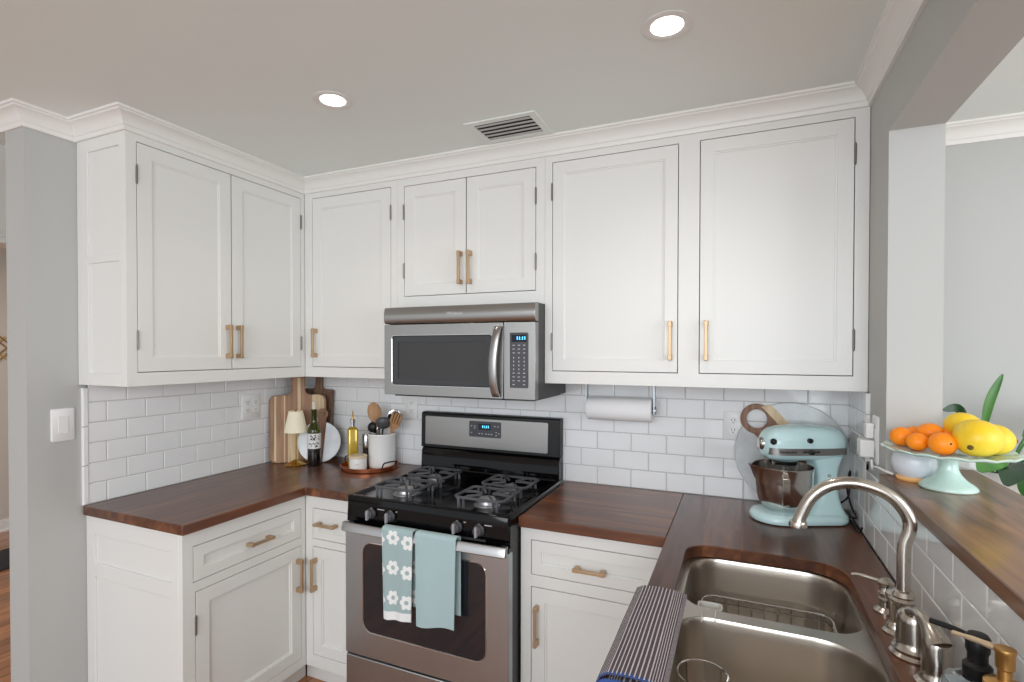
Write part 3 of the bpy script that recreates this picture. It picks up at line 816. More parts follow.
# ------------------------------------------------------------------ striped towel over the worktop edge
def stripe_mat():
    m = mat('striped_cloth', (98, 84, 88), .95, bump=(500, .3, W_)); nt = m.node_tree; N = nt.nodes; L = nt.links; b = N['Principled BSDF']
    uv = N.new('ShaderNodeUVMap'); sep = N.new('ShaderNodeSeparateXYZ'); L.new(uv.outputs[0], sep.inputs[0])
    def mth(op, a, b_=None):
        n = N.new('ShaderNodeMath'); n.operation = op
        for i, v in enumerate((a, b_)):
            if v is None: continue
            if isinstance(v, (int, float)): n.inputs[i].default_value = v
            else: L.new(v, n.inputs[i])
        return n.outputs[0]
    st = mth('GREATER_THAN', mth('FRACT', mth('MULTIPLY', sep.outputs[0], 56.0)), .70)
    ds = mth('GREATER_THAN', mth('FRACT', mth('MULTIPLY', sep.outputs[1], 95.0)), .2)
    wh = mth('MULTIPLY', st, ds)
    hem = mth('LESS_THAN', sep.outputs[1], .018)
    mx = N.new('ShaderNodeMix'); mx.data_type = 'RGBA'; L.new(wh, mx.inputs[0]); mx.inputs[6].default_value = lin((86, 74, 82)); mx.inputs[7].default_value = lin((214, 210, 208))
    mx2 = N.new('ShaderNodeMix'); mx2.data_type = 'RGBA'; L.new(mth('MULTIPLY', hem, mth('SUBTRACT', 1.0, st)), mx2.inputs[0]); L.new(mx.outputs[2], mx2.inputs[6]); mx2.inputs[7].default_value = lin((56, 80, 138))
    L.new(mx2.outputs[2], b.inputs['Base Color']); return m
STR = stripe_mat(); BLUEC = mat('blue_terry', (56, 84, 146), .95, bump=(300, .5, W_))
# cross-section: hangs in front of the edge, crosses the top, folds back under itself
def cloth_sec(t):
    pts = [(2.0945, .80), (2.0935, .86), (2.094, .908), (2.100, .9225), (2.115, .9305), (2.150, .933), (2.190, .931), (2.212, .9285), (2.2195, .9235), (2.212, .9185), (2.19, .9185), (2.14, .9195), (2.118, .9185)]
    f = t*(len(pts)-1); i = min(int(f), len(pts)-2); g = f-i
    return (pts[i][0]*(1-g)+pts[i+1][0]*g, pts[i][1]*(1-g)+pts[i+1][1]*g)
def cf(off):
    def fn(u, v):
        x, z = cloth_sec(u)
        x2, z2 = cloth_sec(min(1, u+.02)); x1, z1 = cloth_sec(max(0, u-.02))
        n = Vector((-(z2-z1), x2-x1)); n.normalize()
        w = .0012*math.sin(v*11+u*4)
        y_ = -1.405 + v*.40 + .012*math.sin(u*3)*(1-v)
        k = 0 if z < .9195 and x > 2.11 else 1
        return (x + n.x*(off), y_, z + n.y*(off) + w*k*.6)
    return fn
m = MB(); m.sheet(cf(0.0), 60, 40, cf(-.0035))
tw = m.build('striped_towel', STR, None, loc=(2.15, -1.2, .915), smooth=60)
tag(tw, 'dark towel with thin white stripes draped over the worktop edge by the sink', 'towel')
m = MB()
m.tube(spline([(2.1025, -1.4085, .840), (2.101, -1.4085, .900), (2.108, -1.4085, .921), (2.130, -1.4085, .9255), (2.17, -1.4085, .9258), (2.205, -1.4085, .9240)], 4), .0032, 8)
m.build('blue_hem', BLUEC, tw)

# ------------------------------------------------------------------ faucet set
FX = 2.648
f = thing('faucet', 'brushed nickel gooseneck faucet with flared lever handle behind the sink', 'faucet', (FX, -1.065, CT))
m = MB(); m.lathe([(0, 0), (.040, 0), (.041, .006), (.036, .012), (.037, .018), (.032, .024), (.030, .034), (.030, .072), (.028, .083), (.021, .092), (.012, .097), (0, .098)], FX+.002, -1.074, CT)
fb = m.build('body', NICKEL, f)
m = MB()
sp = spline([(2.641, -1.034, .985), (2.642, -1.032, 1.06), (2.643, -1.030, 1.118), (2.651, -1.030, 1.148), (2.649, -1.030, 1.176), (2.628, -1.030, 1.208), (2.596, -1.030, 1.228), (2.550, -1.030, 1.237), (2.508, -1.030, 1.226), (2.476, -1.030, 1.197), (2.457, -1.030, 1.156), (2.452, -1.030, 1.137)], 6)
m.tube(sp, [.0125]*(len(sp)-6)+[.0128, .013, .0135, .0142, .015, .0165], 16)
m.build('spout', NICKEL, f)
m = MB(); m.lathe([(.012, 0), (.021, .002), (.023, .008), (.019, .013), (.022, .018), (.018, .026), (.0125, .028)], 2.641, -1.034, 1.000); m.build('collar', NICKEL, f)
e = sp[-1]
m = MB(); m.lathe([(.010, .008), (.0165, .007), (.0185, .001), (.018, -.005), (.012, -.007), (0, -.007)], e.x-.001, e.y, e.z-.001); m.build('aerator', NICKEL, f)

m = MB(); m.lathe([(0, 0), (.034, 0), (.034, .006), (.027, .012), (.0265, .018), (.024, .022), (.0235, .030), (.0235, .072), (.021, .080), (0, .081)], 2.660, -1.168, CT); hb = m.build('handle_base', NICKEL, f)
m = MB()
lp = spline([(2.642, -1.082, 1.003), (2.645, -1.102, 1.014), (2.649, -1.128, 1.016), (2.655, -1.150, 1.006), (2.662, -1.170, .985)], 5)
m.tube(lp, [.0085, .0125, .0125, .0095, .0090, .0088, .009, .0095, .010, .0105, .011, .0115, .012, .0130, .0145, .016, .018, .020, .0225, .024, .0245][:len(lp)], 16)
m.build('lever', NICKEL, hb)

f = thing('side_sprayer', 'slim brushed nickel side sprayer between the soap dispenser and the faucet', 'sprayer', (2.640, -.985, CT))
m = MB(); m.lathe([(0, 0), (.024, 0), (.024, .005), (.018, .011), (.017, .018), (.0145, .022), (.013, .026), (0, .027)], 2.640, -.985, CT); m.build('holder', NICKEL, f)
m = MB(); m.lathe([(.010, .024), (.0115, .035), (.0135, .062), (.017, .076), (.020, .080), (.019, .086), (.012, .092), (0, .094)], 2.640, -.985, CT); m.build('wand', NICKEL, f)

f = thing('soap_dispenser', 'brushed nickel built-in soap dispenser with thin spout, farthest of the sink fittings', 'soap dispenser', (2.643, -.885, CT))
m = MB(); m.lathe([(0, 0), (.024, 0), (.024, .005), (.017, .010), (.013, .013), (.012, .026), (.015, .029), (.015, .033), (.012, .036), (.012, .042), (.015, .045), (.012, .049), (.0115, .062), (0, .063)], 2.643, -.885, CT); m.build('base', NICKEL, f)
m = MB(); m.lathe([(.011, .060), (.016, .063), (.0165, .070), (.010, .077), (0, .079)], 2.643, -.885, CT)
m.tube(spline([(2.640, -.885, CT+.069), (2.62, -.876, CT+.070), (2.595, -.866, CT+.071), (2.580, -.860, CT+.067)], 4), [.0045]*8+[.004]*5, 8)
m.build('pump_head', NICKEL, f)

# pump bottles in the near right corner
b = thing('pump_bottle', 'clear soap bottle with blue label and black pump by the tiled half wall', 'bottle', (2.662, -1.335, CT), (0, 0, 0))
bx, by = 2.662, -1.335
prof = [(0, .001), (.034, .001), (.037, .006), (.037, .094), (.034, .102), (.025, .107), (.0165, .110), (.016, .113)]
m = MB(); m.lathe(prof+[(.0145, .113), (.0150, .109), (.021, .104), (.0325, .100), (.0352, .092), (.0352, .008), (0, .005)], bx, by, CT, 36, sx=1.15, sy=1.2); m.build('glass', CLEAR, b)
m = MB(); m.lathe([(.0374, .03), (.0378, .03), (.0378, .090), (.0374, .090)], bx, by, CT, 36, sx=1.15, sy=1.2); lb = m.build('label', mat('bottle_label_white', (226, 234, 240), .4), b)
m = MB()
for k in range(9):
    a = PI*(.62+.09*k); hgt = (.04, .048, .036, .044, .05, .038, .046, .04, .05)[k]
    m.loft([[(bx+1.15*q*math.cos(a+d), by+1.2*q*math.sin(a+d), CT+z) for d, z in ((-.09, .032), (.09, .032), (.09, .032+hgt), (-.09, .032+hgt))] for q in (.0379, .0384)])
m.build('blue_bars', BLUEL, lb)
m = MB(); m.lathe([(.0, .108), (.0172, .108), (.018, .110), (.018, .130), (.0155, .133), (.0125, .135), (.0125, .148), (.0148, .153), (.0152, .172), (.012, .177), (0, .178)], bx, by, CT, 32); pm = m.build('pump', BLACKM, b)
m = MB(); m.tube(spline([(bx, by+.01, CT+.165), (bx-.022, by+.030, CT+.167), (bx-.044, by+.050, CT+.165)], 4), .0046, 8); m.build('spout', BLACKM, pm)
b = thing('pump_bottle', 'bottle with satin gold pump top nearest the camera in the right corner', 'bottle', (2.664, -1.418, CT))
bx, by = 2.664, -1.418
m = MB(); m.lathe([(0, 0), (.032, 0), (.034, .004), (.034, .118), (.030, .128), (.020, .134), (0, .135)], bx, by, CT, 36); m.build('glass', mat('amber_soap_bottle', (150, 124, 88), .12, coat=.5), b)
m = MB(); m.lathe([(0, .124), (.0225, .124), (.0232, .130), (.0228, .150), (.019, .153), (.0085, .155), (.0082, .170), (.0105, .173), (.0108, .192), (.0122, .196), (.0115, .199), (0, .1995)], bx, by, CT, 32); pm = m.build('pump', GOLDP, b)
m = MB(); m.tube(spline([(bx-.004, by+.008, CT+.193), (bx-.022, by+.024, CT+.193), (bx-.044, by+.044, CT+.190)], 4), [.0048]*3+[.004]*3+[.0032]*3, 8); m.build('spout', mat('gold_spout', (222, 200, 168), .3, .7), pm)

# ------------------------------------------------------------------ boards leaning in the left corner
def lean(name, label, cat, loc, rz, tilt):
    return thing(name, label, cat, loc, (-tilt, 0, rz))
def paddle(wd, hb, hw, ht, r=.035, neck=.03):
    """paddle outline, origin bottom centre: body wd x hb, handle hw wide up to ht"""
    a = wd/2; out = []
    def arc(cx, cz, q, a0, a1, n=6):
        for j in range(n+1):
            t = math.radians(a0+(a1-a0)*j/n); out.append((cx+q*math.cos(t), cz+q*math.sin(t)))
    arc(-a+r, r, r, 270, 180); arc(-a+r, hb-r, r, 180, 90)
    arc(-hw/2-neck, hb+neck, neck, 270, 360); arc(-hw/2+.014, ht-.014, .014, 180, 90)
    arc(hw/2-.014, ht-.014, .014, 90, 0); arc(hw/2+neck, hb+neck, neck, 180, 270)
    arc(a-r, hb-r, r, 90, 0); arc(a-r, r, r, 0, -90)
    return out
b = lean('cutting_board', 'large striped acacia paddle board, brown with pale stripes, behind the lamp', 'cutting board', (.153, -.203, CT+.0005), PI/4, .11)
ol = paddle(.288, .362, .070, .464)
m = MB(); m.prism(ol, lambda u, v: (u, 0, v), lambda u, v: (u, .018, v)); m.build('board', ACW, b, local=True, bev=.004)
m = MB()      # pale laminated strips, flush in the face
for x0, x1, z0, z1 in ((-.120, -.110, .012, .355), (-.072, -.066, .002, .360), (-.052, .000, .002, .215), (-.004, .012, .215, .455), (.070, .132, .150, .360)):
    if x1 > .13:
        q = [(x0, z0), (x1, z0), (x1, z1-.03), (x1-.01, z1-.008), (x1-.03, z1), (x0, z1)]
    else: q = [(x0, z0), (x1, z0), (x1, z1), (x0, z1)]
    m.prism(q, lambda u, v: (u, -.0006, v), lambda u, v: (u, .004, v))
m.build('pale_strips', ACL, b, local=True)
b = lean('cutting_board', 'dark walnut paddle board leaning on the back tiles behind the striped board', 'cutting board', (.132, -.070, CT+.0005), 0, .085)
m = MB(); m.prism(paddle(.215, .384, .046, .466, .012, .024), lambda u, v: (u, 0, v), lambda u, v: (u, .014, v)); m.build('board', WALNUT, b, local=True, bev=.003)

def round_board(name, label, loc, rz, tilt, R, ang, bw, marble, hr, hc, th, ring, edge=None, nw=None):
    """round stone board with a wooden band through it that runs on as a handle; ang = tilt of the band, hc = hole centre from the middle"""
    b = lean(name, label, 'serving board', loc, rz, tilt)
    Ca, Sa = math.cos(ang), math.sin(ang)
    rot = lambda u, v: (u*Ca - v*Sa, u*Sa + v*Ca + R)
    half = math.asin((bw/2)/R); nw = nw or bw
    m = MB()
    for s in (1, -1):
        q = [(s*R*math.sin(half+(PI-2*half)*k/40), R*math.cos(half+(PI-2*half)*k/40)) for k in range(41)]
        m.prism([rot(*p) for p in q], lambda u, v: (u, 0, v), lambda u, v: (u, th, v))
    m.build('stone', marble, b, local=True, bev=.002)
    a0 = math.degrees(math.acos(min(.99, nw/2/hr)))
    q = [(-bw/2, -R*math.cos(half)), (bw/2, -R*math.cos(half)), (bw/2, R*.45), (nw/2, hc-hr*math.sin(math.radians(a0)))]
    a_ = -a0
    while a_ < 180+a0-1: a_ += 10; q.append((hr*math.cos(math.radians(min(a_, 180+a0))), hc+hr*math.sin(math.radians(min(a_, 180+a0)))))
    q += [(-bw/2, R*.45)]
    hole = [(ring*math.cos(math.radians(a)), hc+ring*math.sin(math.radians(a))) for a in range(0, 360, 15)]
    m = MB(); m.holed([rot(*p) for p in q], [[rot(*p) for p in hole][::-1]], lambda u, v: (u, -.0012, v), lambda u, v: (u, th+.001, v))
    m.build('wooden_handle', HANDW, b, local=True, bev=.002)
    if edge:
        m = MB(); m.prism([rot(*p) for p in ((bw/2-.001, -R*.85), (bw/2+edge, -R*.85), (bw/2+edge, R*.93), (bw/2-.001, R*1.02))], lambda u, v: (u, -.0014, v), lambda u, v: (u, th+.0012, v))
        m.build('pale_strip', ACL, b, local=True)
    return b
round_board('round_serving_board', 'small round white marble board with wooden handle behind the wine bottle', (.272, -.176, CT+.001), PI/4-.08, .17, .110, -.10, .050, MARBLE, .030, .150, .012, .011, nw=.036)
round_board('round_serving_board', 'large round grey marble board with ring handle leaning behind the aqua mixer', (2.515, -.053, CT+.001), 0.0, .062, .200, .74, .092, MARBLEG, .060, .178, .014, .038, .030, nw=.092)

# ------------------------------------------------------------------ table lamp
lx, ly = .198, -.264
t = thing('table_lamp', 'small brass table lamp with cream pleated shade in the left corner', 'lamp', (lx, ly, CT))
m = MB(); m.lathe([(0, 0), (.052, 0), (.053, .004), (.046, .009), (.030, .017), (.015, .025), (.007, .030), (0, .031)], lx, ly, CT, 40); m.build('base', BRASSG, t)
m = MB(); m.lathe([(0, .028), (.0042, .028), (.0042, .260), (.008, .263), (.008, .277), (.003, .281), (.006, .287), (0, .291)], lx, ly, CT, 16); m.build('stem', BRASSG, t)
m = MB()
def plr(r, z, k): return [(lx+(r+(.0012 if j % 2 else 0))*math.cos(2*PI*j/72), ly+(r+(.0012 if j % 2 else 0))*math.sin(2*PI*j/72), CT+z) for j in range(72)]
m.loft([plr(.057, .174, 0), plr(.034, .284, 0), plr(.032, .284, 0), plr(.055, .174, 0)], closed=True)
sh = m.build('lamp_shade', SHADE, t, smooth=0)
m = MB()
for k in range(3):
    a = 2*PI*k/3; m.tube([(lx, ly, CT+.274), (lx+.0325*math.cos(a), ly+.0325*math.sin(a), CT+.278)], .0012, 6)
m.build('shade_spider', BRASSG, sh)

# ------------------------------------------------------------------ wine bottle
wx, wy = .294, -.234
t = thing('wine_bottle', 'green glass wine bottle with white illustrated label in front of the round marble board', 'bottle', (wx, wy, CT))
m = MB(); m.lathe([(0, 0), (.032, 0), (.0335, .004), (.0335, .088), (.0332, .09)], wx, wy, CT, 36); m.build('lower_glass', WINEB, t)
m = MB(); m.lathe([(.0332, .0885), (.0335, .10), (.0335, .178), (.0315, .192), (.024, .209), (.017, .221), (.0148, .232), (.0142, .284), (.0155, .286), (.0155, .294), (.013, .295), (0, .295)], wx, wy, CT, 36); m.build('upper_glass', OILG, t)
m = MB(); m.lathe([(0, .235), (.0135, .235), (.0135, .276), (0, .276)], wx, wy, CT, 24); m.build('neck_foil', WINEB, t)
m = MB(); m.lathe([(0, .294), (.0105, .294), (.0110, .332), (.009, .335), (0, .335)], wx, wy, CT, 20); m.build('cork', mat('cork', (214, 206, 190), .7), t)
m = MB(); m.lathe([(.0334, .092), (.0343, .0925), (.0343, .170), (.0334, .1705)], wx, wy, CT, 48); lb = m.build('label', LABELW, t)
m = MB(); rnd = random.Random(7)
def onlabel(a, z, w, h, tl=0):
    c_, s_ = math.cos(tl), math.sin(tl)
    cs = [(-w, -h), (w, -h), (w*.7, h), (-w*.8, h*.8)]
    m.loft([[(wx+q*math.cos(a+(u*c_-v*s_)/.0343), wy+q*math.sin(a+(u*c_-v*s_)/.0343), CT+z+u*s_+v*c_) for u, v in cs] for q in (.0342, .0347)])
A0 = math.radians(-45)
for k in range(30):
    onlabel(A0+rnd.uniform(-.55, .75), rnd.uniform(.138, .164), rnd.uniform(.0012, .0035), rnd.uniform(.001, .004), rnd.uniform(-1, 1))
for k in range(22):
    onlabel(A0-.75+k*.07, .116+.004*math.sin(k*.9)+.006*(k/22), .0012, rnd.uniform(.002, .0045), rnd.uniform(-.6, .6))
onlabel(A0+.35, .106, .005, .005, .5); onlabel(A0+.15, .103, .003, .003); onlabel(A0-.45, .105, .006, .001)
m.build('artwork', INK, lb)

# ------------------------------------------------------------------ tray, crock, utensils
tx, ty = .594, -.160
t = thing('serving_tray', 'round copper tray with dark metal handles left of the range', 'tray', (tx, ty, CT))
m = MB(); m.lathe([(0, .0005), (.135, .0005), (.141, .004), (.143, .022), (.140, .0225), (.137, .008), (.131, .005), (0, .005)], tx, ty, CT, 64); m.build('dish', COPPER, t)
for s in (0, 1):
    a = math.radians(-12) + s*PI; m = MB(); ux, uy = math.cos(a), math.sin(a); wx_, wy_ = -uy, ux
    m.tube(spline([(tx+ux*.1415+wx_*d+ux*o_, ty+uy*.1415+wy_*d+uy*o_, CT+z) for d, o_, z in ((-.042, -.001, .017), (-.040, .006, .036), (-.032, .008, .046), (0, .008, .047), (.032, .008, .046), (.040, .006, .036), (.042, -.001, .017))], 5), .0036, 8)
    m.build('handle', BLACKM, t)
TZ = CT+.0055
kx, ky, kr = .642, -.122, .068
t = thing('utensil_crock', 'white ceramic utensil crock on the copper tray', 'crock', (kx, ky, TZ))
m = MB(); m.lathe([(0, 0), (kr-.004, 0), (kr-.001, .004), (kr, .02), (kr, .163), (kr+.002, .167), (kr+.001, .171), (kr-.004, .171), (kr-.005, .16), (kr-.006, .01), (0, .008)], kx, ky, TZ, 48)
tag(m.build('pot', CER, t), )
def utensil(name, label, cat, base, top, mt_, builder):
    """tool standing in the crock; base/top = handle ends"""
    B = Vector(base); T = Vector(top); d = (T-B).normalized()
    t = thing(name, label, cat, base)
    m = MB(); m.tube([B, B+(T-B)*.5, T], [.0045, .0045, .004], 8); m.build('handle', mt_, t)
    # frame with Z along the handle, Y toward the camera side
    c = Vector((.6, -.8, 0)); x = d.cross(c).normalized(); y_ = x.cross(d) * -1
    M = Matrix((( x.x, y_.x, d.x, T.x), (x.y, y_.y, d.y, T.y), (x.z, y_.z, d.z, T.z), (0, 0, 0, 1)))
    builder(t, M); return t
def paddle_head(w, h, th, mt_, name='head'):
    def f(t, M):
        m = MB(); m.ell((0, 0, 0), (w/2, th/2, h/2), n=20, m=12, f=lambda p, a, b: p)
        for v in m.bm.verts: v.co = M @ (v.co + Vector((0, 0, h*.42)))
        m.build(name, mt_, t)
    return f
def ladle_head(r, mt_, dz=0):
    def f(t, M):
        m = MB(); m.lathe([(0, -r*.75), (r*.5, -r*.66), (r*.86, -r*.36), (r, 0), (r*.95, 0), (r*.8, -r*.32), (r*.45, -r*.6), (0, -r*.68)], M=M @ Matrix.Translation((0, 0, r*.7)) @ Matrix.Rotation(math.radians(-62), 4, 'X'), n=24)
        m.build('bowl', mt_, t)
    return f
def fork_head(w, h, th, mt_):
    def f(t, M):
        m = MB()
        m.loft([[M @ Vector((sx*a, sy*th/2, z)) for sx, sy in ((-1, -1), (1, -1), (1, 1), (-1, 1))] for a, z in ((.005, -.01), (.012, .01), (w/2*.9, .028), (w/2, .045))])
        for i in range(4):
            cx_ = -w/2 + w/8 + i*w/4
            m.tube([M @ Vector((cx_, 0, .04)), M @ Vector((cx_, 0, h*.75)), M @ Vector((cx_*1.05, 0, h))], [w/9, w/9.5, w/14], 8)
        m.build('tines', mt_, t)
    return f
def whisk_head(r, h, mt_):
    def f(t, M):
        m = MB()
        for k in range(5):
            a = PI*k/5; L_ = []
            for j in range(17):
                s_ = PI*j/16 ; L_.append(M @ Vector((r*math.cos(a)*math.sin(s_*1)*(1 if j <= 8 else 1)*math.copysign(1, 8-j+.01)*1, r*math.sin(a)*math.sin(s_)*math.copysign(1, 8-j+.01), h*(1-abs(math.cos(s_/1))*1) if False else h*math.sin(s_)**.0*(.5-.5*math.cos(2*s_ if False else s_*2)))))
            m.tube(L_, .0011, 5)
        m.build('wires', mt_, t)
    return f
cb = TZ+.012
utensil('wooden_spoon', 'wooden spoon with broad oval bowl leaning left in the white crock', 'spoon', (kx+.020, ky, cb), (kx-.022, ky-.018, TZ+.235), SPOONW, paddle_head(.070, .105, .012, SPOONW))
utensil('ladle', 'black ladle leaning right over the rim of the white crock', 'ladle', (kx-.010, ky-.01, cb), (kx+.030, ky-.030, TZ+.205), BLACKM, ladle_head(.040, PANELG))
utensil('wooden_fork', 'wooden fork-shaped server leaning far right in the white crock', 'server', (kx-.022, ky+.015, cb), (kx+.066, ky-.006, TZ+.188), SPOONW, fork_head(.056, .105, .008, SPOONW))
utensil('serving_spoon', 'large steel serving spoon standing at the back of the white crock', 'spoon', (kx+.004, ky+.036, cb), (kx+.044, ky+.036, TZ+.215), CHROME, paddle_head(.074, .085, .008, CHROME))
utensil('cooking_spoon', 'dark cooking spoon leaning left behind the wooden spoon in the crock', 'spoon', (kx+.030, ky+.02, cb), (kx-.044, ky+.010, TZ+.218), BLACKM, paddle_head(.044, .07, .007, BLACKM))
utensil('hooked_spoon', 'dark round-headed spoon drooping over the left rim of the white crock', 'spoon', (kx+.010, ky+.030, cb), (kx-.056, ky+.022, TZ+.172), BLACKM, ladle_head(.034, BLACKM))
utensil('steel_skimmer', 'slim steel handle standing between the wooden spoon and the ladle in the crock', 'utensil', (kx-.030, ky-.02, cb), (kx+.002, ky-.040, TZ+.180), CHROME, paddle_head(.012, .03, .006, CHROME))

ox, oy = .486, -.160
t = thing('oil_bottle', 'tall golden olive oil bottle with metal pourer on the copper tray', 'bottle', (ox, oy, TZ))
m = MB(); m.loft([rz_ for rz_ in [[(ox+(x_*.7071-y_*.7071), oy+(x_*.7071+y_*.7071), TZ+z) for x_, y_ in rr(-a, a, -a, a, .011*a/.0265, 4)] for a, z in ((.024, 0), (.0265, .003), (.0265, .182), (.024, .190), (.016, .196), (.011, .200))]]); m.build('glass', OILY, t)
m = MB(); m.lathe([(0, .194), (.0105, .194), (.0105, .222), (.013, .224), (.013, .236), (.008, .240), (0, .240)], ox, oy, TZ, 20); nk = m.build('neck', CHROME, t)
m = MB(); m.tube([(ox, oy, TZ+.238), (ox, oy, TZ+.262), (ox+.003, oy-.003, TZ+.284)], [.0055, .0035, .0022], 10); m.build('pourer', BRASSG, nk)
gx, gy = .524, -.098
t = thing('pepper_mill', 'steel and dark glass pepper mill between the oil bottle and the crock', 'pepper mill', (gx, gy, TZ))
m = MB(); m.lathe([(0, 0), (.0225, 0), (.0225, .012), (.020, .014), (.020, .085), (0, .086)], gx, gy, TZ, 28); m.build('jar', mat('smoked_glass', (52, 44, 42), .06, coat=.6), t)
m = MB(); m.lathe([(0, .0855), (.0225, .0855), (.0232, .09), (.0232, .150), (.020, .156), (0, .157)], gx, gy, TZ, 28); m.build('cap', CHROME, t)
t = thing('salt_cellar', 'small white lidded ceramic salt cellar at the front of the copper tray', 'salt cellar', (.584, -.238, TZ))
m = MB(); m.lathe([(0, 0), (.040, 0), (.043, .004), (.0435, .060), (0, .061)], .584, -.238, TZ, 36); pot = m.build('pot', CER, t)
m = MB(); m.lathe([(0, .0612), (.0445, .0612), (.045, .064), (.045, .070), (.042, .073), (0, .0735)], .584, -.238, TZ, 36); m.build('lid', mat('pale_wood_lid', (222, 204, 174), .5), t)
text_mesh('word', 'SALT', .013, Matrix.Translation((.584+.0438*.62, -.238-.0438*.785, TZ+.034)) @ Matrix.Rotation(.67, 4, 'Z') @ Matrix.Rotation(PI/2, 4, 'X'), mat('pale_grey_print', (176, 176, 176), .6), pot)

# ------------------------------------------------------------------ stand mixer (local frame: +X = bowl end)
mxr = thing('stand_mixer', 'aqua stand mixer with polished steel bowl on the right worktop', 'stand mixer', (2.476, -.226, CT), (0, 0, math.radians(205)))
def mloc(m, name, mt_, par, **k):
    return m.build(name, mt_, par, local=True, **k)
def orr(x0, x1, hw, r, z, n=7): return [(x, y_, z) for x, y_ in rr(x0, x1, -hw, hw, r, n)]
m = MB()
m.loft([orr(-.200, .108, .088, (.085, .05, .05, .085), .004), orr(-.203, .111, .091, (.088, .05, .05, .088), .010), orr(-.203, .111, .091, (.088, .05, .05, .088), .020), orr(-.198, .104, .084, (.082, .05, .05, .082), .030), orr(-.185, .09, .070, (.068, .045, .045, .068), .035)])
base = mloc(m, 'base', AQUA, mxr, smooth=60)
m = MB(); m.loft([orr(-.196, .104, .084, (.082, .05, .05, .082), 0), orr(-.198, .106, .086, (.084, .05, .05, .084), .006)]); mloc(m, 'rubber_foot', BLACKM, base)
m = MB()
cs = [(.026, -.202, -.020, .080, .035), (.036, -.196, -.055, .070, .03), (.055, -.190, -.085, .058, .028), (.085, -.184, -.104, .048, .024), (.125, -.180, -.110, .043, .022), (.165, -.180, -.108, .042, .021), (.200, -.186, -.100, .044, .022), (.232, -.196, -.080, .050, .024)]
m.loft([orr(x0, x1, hw, r, z) for z, x0, x1, hw, r in cs]); col = mloc(m, 'column', AQUA, mxr, smooth=60)
m = MB(); m.lathe([(0, 0), (.006, 0), (.005, .003), (0, .004)], M=Matrix.Translation((-.140, .0425, .165)) @ Matrix.Rotation(-PI/2, 4, 'X'), n=14); mloc(m, 'pivot_pin', CHROME, col)
# head
st = [(-.212, .004, .262, .278), (-.209, .026, .240, .300), (-.200, .044, .226, .316), (-.180, .056, .218, .328), (-.145, .063, .214, .335), (-.09, .067, .212, .338), (-.03, .067, .212, .338), (.02, .065, .213, .335), (.045, .060, .215, .328), (.062, .052, .220, .317), (.072, .040, .230, .304), (.077, .024, .242, .290), (.078, .006, .258, .275)]
def hring(x, hw, z0, z1, n=28):
    c_, h_ = (z0+z1)/2, (z1-z0)/2; out = []
    for j in range(n):
        a = 2*PI*j/n; ca, sa = math.cos(a), math.sin(a); p = .72
        out.append((x, hw*math.copysign(abs(ca)**p, ca), c_+h_*math.copysign(abs(sa)**(p if sa < 0 else .9), sa)))
    return out
m = MB(); m.loft([hring(*q) for q in st]); head = mloc(m, 'head', AQUA, mxr, smooth=60)
m = MB()      # trim band hugging the head
bn = []
for x, hw, z0, z1 in st[2:11]: bn.append((x, hw*1.0))
for side in (1, -1):
    m.loft([[(x, side*(hw+.0022), 0+z) for z in (.240, .264)] + [(x, side*(hw-.006), z) for z in (.264, .240)] for x, hw in bn])
m.loft([[( .060+.018*math.cos(a)-.002, .054*math.sin(a), z) for z in (.240, .264)] + [(.052+.018*math.cos(a), .048*math.sin(a), z) for z in (.264, .240)] for a in [PI*(-.5+k/10) for k in range(11)]])
mloc(m, 'trim_band', STEEL, head, smooth=60)
text_mesh('logo', 'KitchenAid', .013, mxr.matrix_basis @ Matrix.Translation((.020, .0688, .2525)) @ Matrix.Rotation(PI, 4, 'Z') @ Matrix.Rotation(PI/2, 4, 'X'), BLACKM, head)
for nm, x, z, r, h in (('speed_knob', -.060, .252, .008, .016), ('lock_knob', -.055, .292, .0085, .012)):
    m = MB(); m.lathe([(0, 0), (r, 0), (r, h*.8), (r*.7, h), (0, h)], M=Matrix.Translation((x, .066, z)) @ Matrix.Rotation(-PI/2, 4, 'X'), n=18); k = mloc(m, nm, BLACKM, head)
    if nm == 'speed_knob':
        m = MB(); m.box(-.090, -.030, .0685, .0705, .251, .2545); m.box(-.085, -.083, .0685, .071, .249, .2565); m.box(-.040, -.038, .0685, .071, .249, .2565); mloc(m, 'speed_slot', BLACKM, head)
m = MB(); m.lathe([(0, 0), (.021, 0), (.022, .006), (.019, .012), (.014, .015), (0, .016)], M=Matrix.Translation((.074, 0, .272)) @ Matrix.Rotation(PI/2, 4, 'Y'), n=24); hub = mloc(m, 'hub_cap', CHROME, head)
m = MB(); m.tube([(.060, .036, .288), (.066, .054, .288)], [.005, .004], 10); m.ell((.067, .060, .288), (.011, .011, .011)); mloc(m, 'hub_knob', BLACKM, head)
m = MB(); m.lathe([(0, .196), (.020, .196), (.045, .200), (.047, .214), (0, .214)], 0, 0, 0, 32); mloc(m, 'planetary', CHROME, head)
m = MB(); m.tube([(0, .012, .198), (0, .012, .16)], .007, 10); m.tube(spline([(0, .012, .165), (.004, .045, .15), (.004, .058, .11), (.002, .040, .07), (0, .012, .055), (0, -.02, .07), (0, -.036, .11), (0, -.022, .15), (0, .012, .165)], 4), .0045, 8); mloc(m, 'beater', CHROME, head)
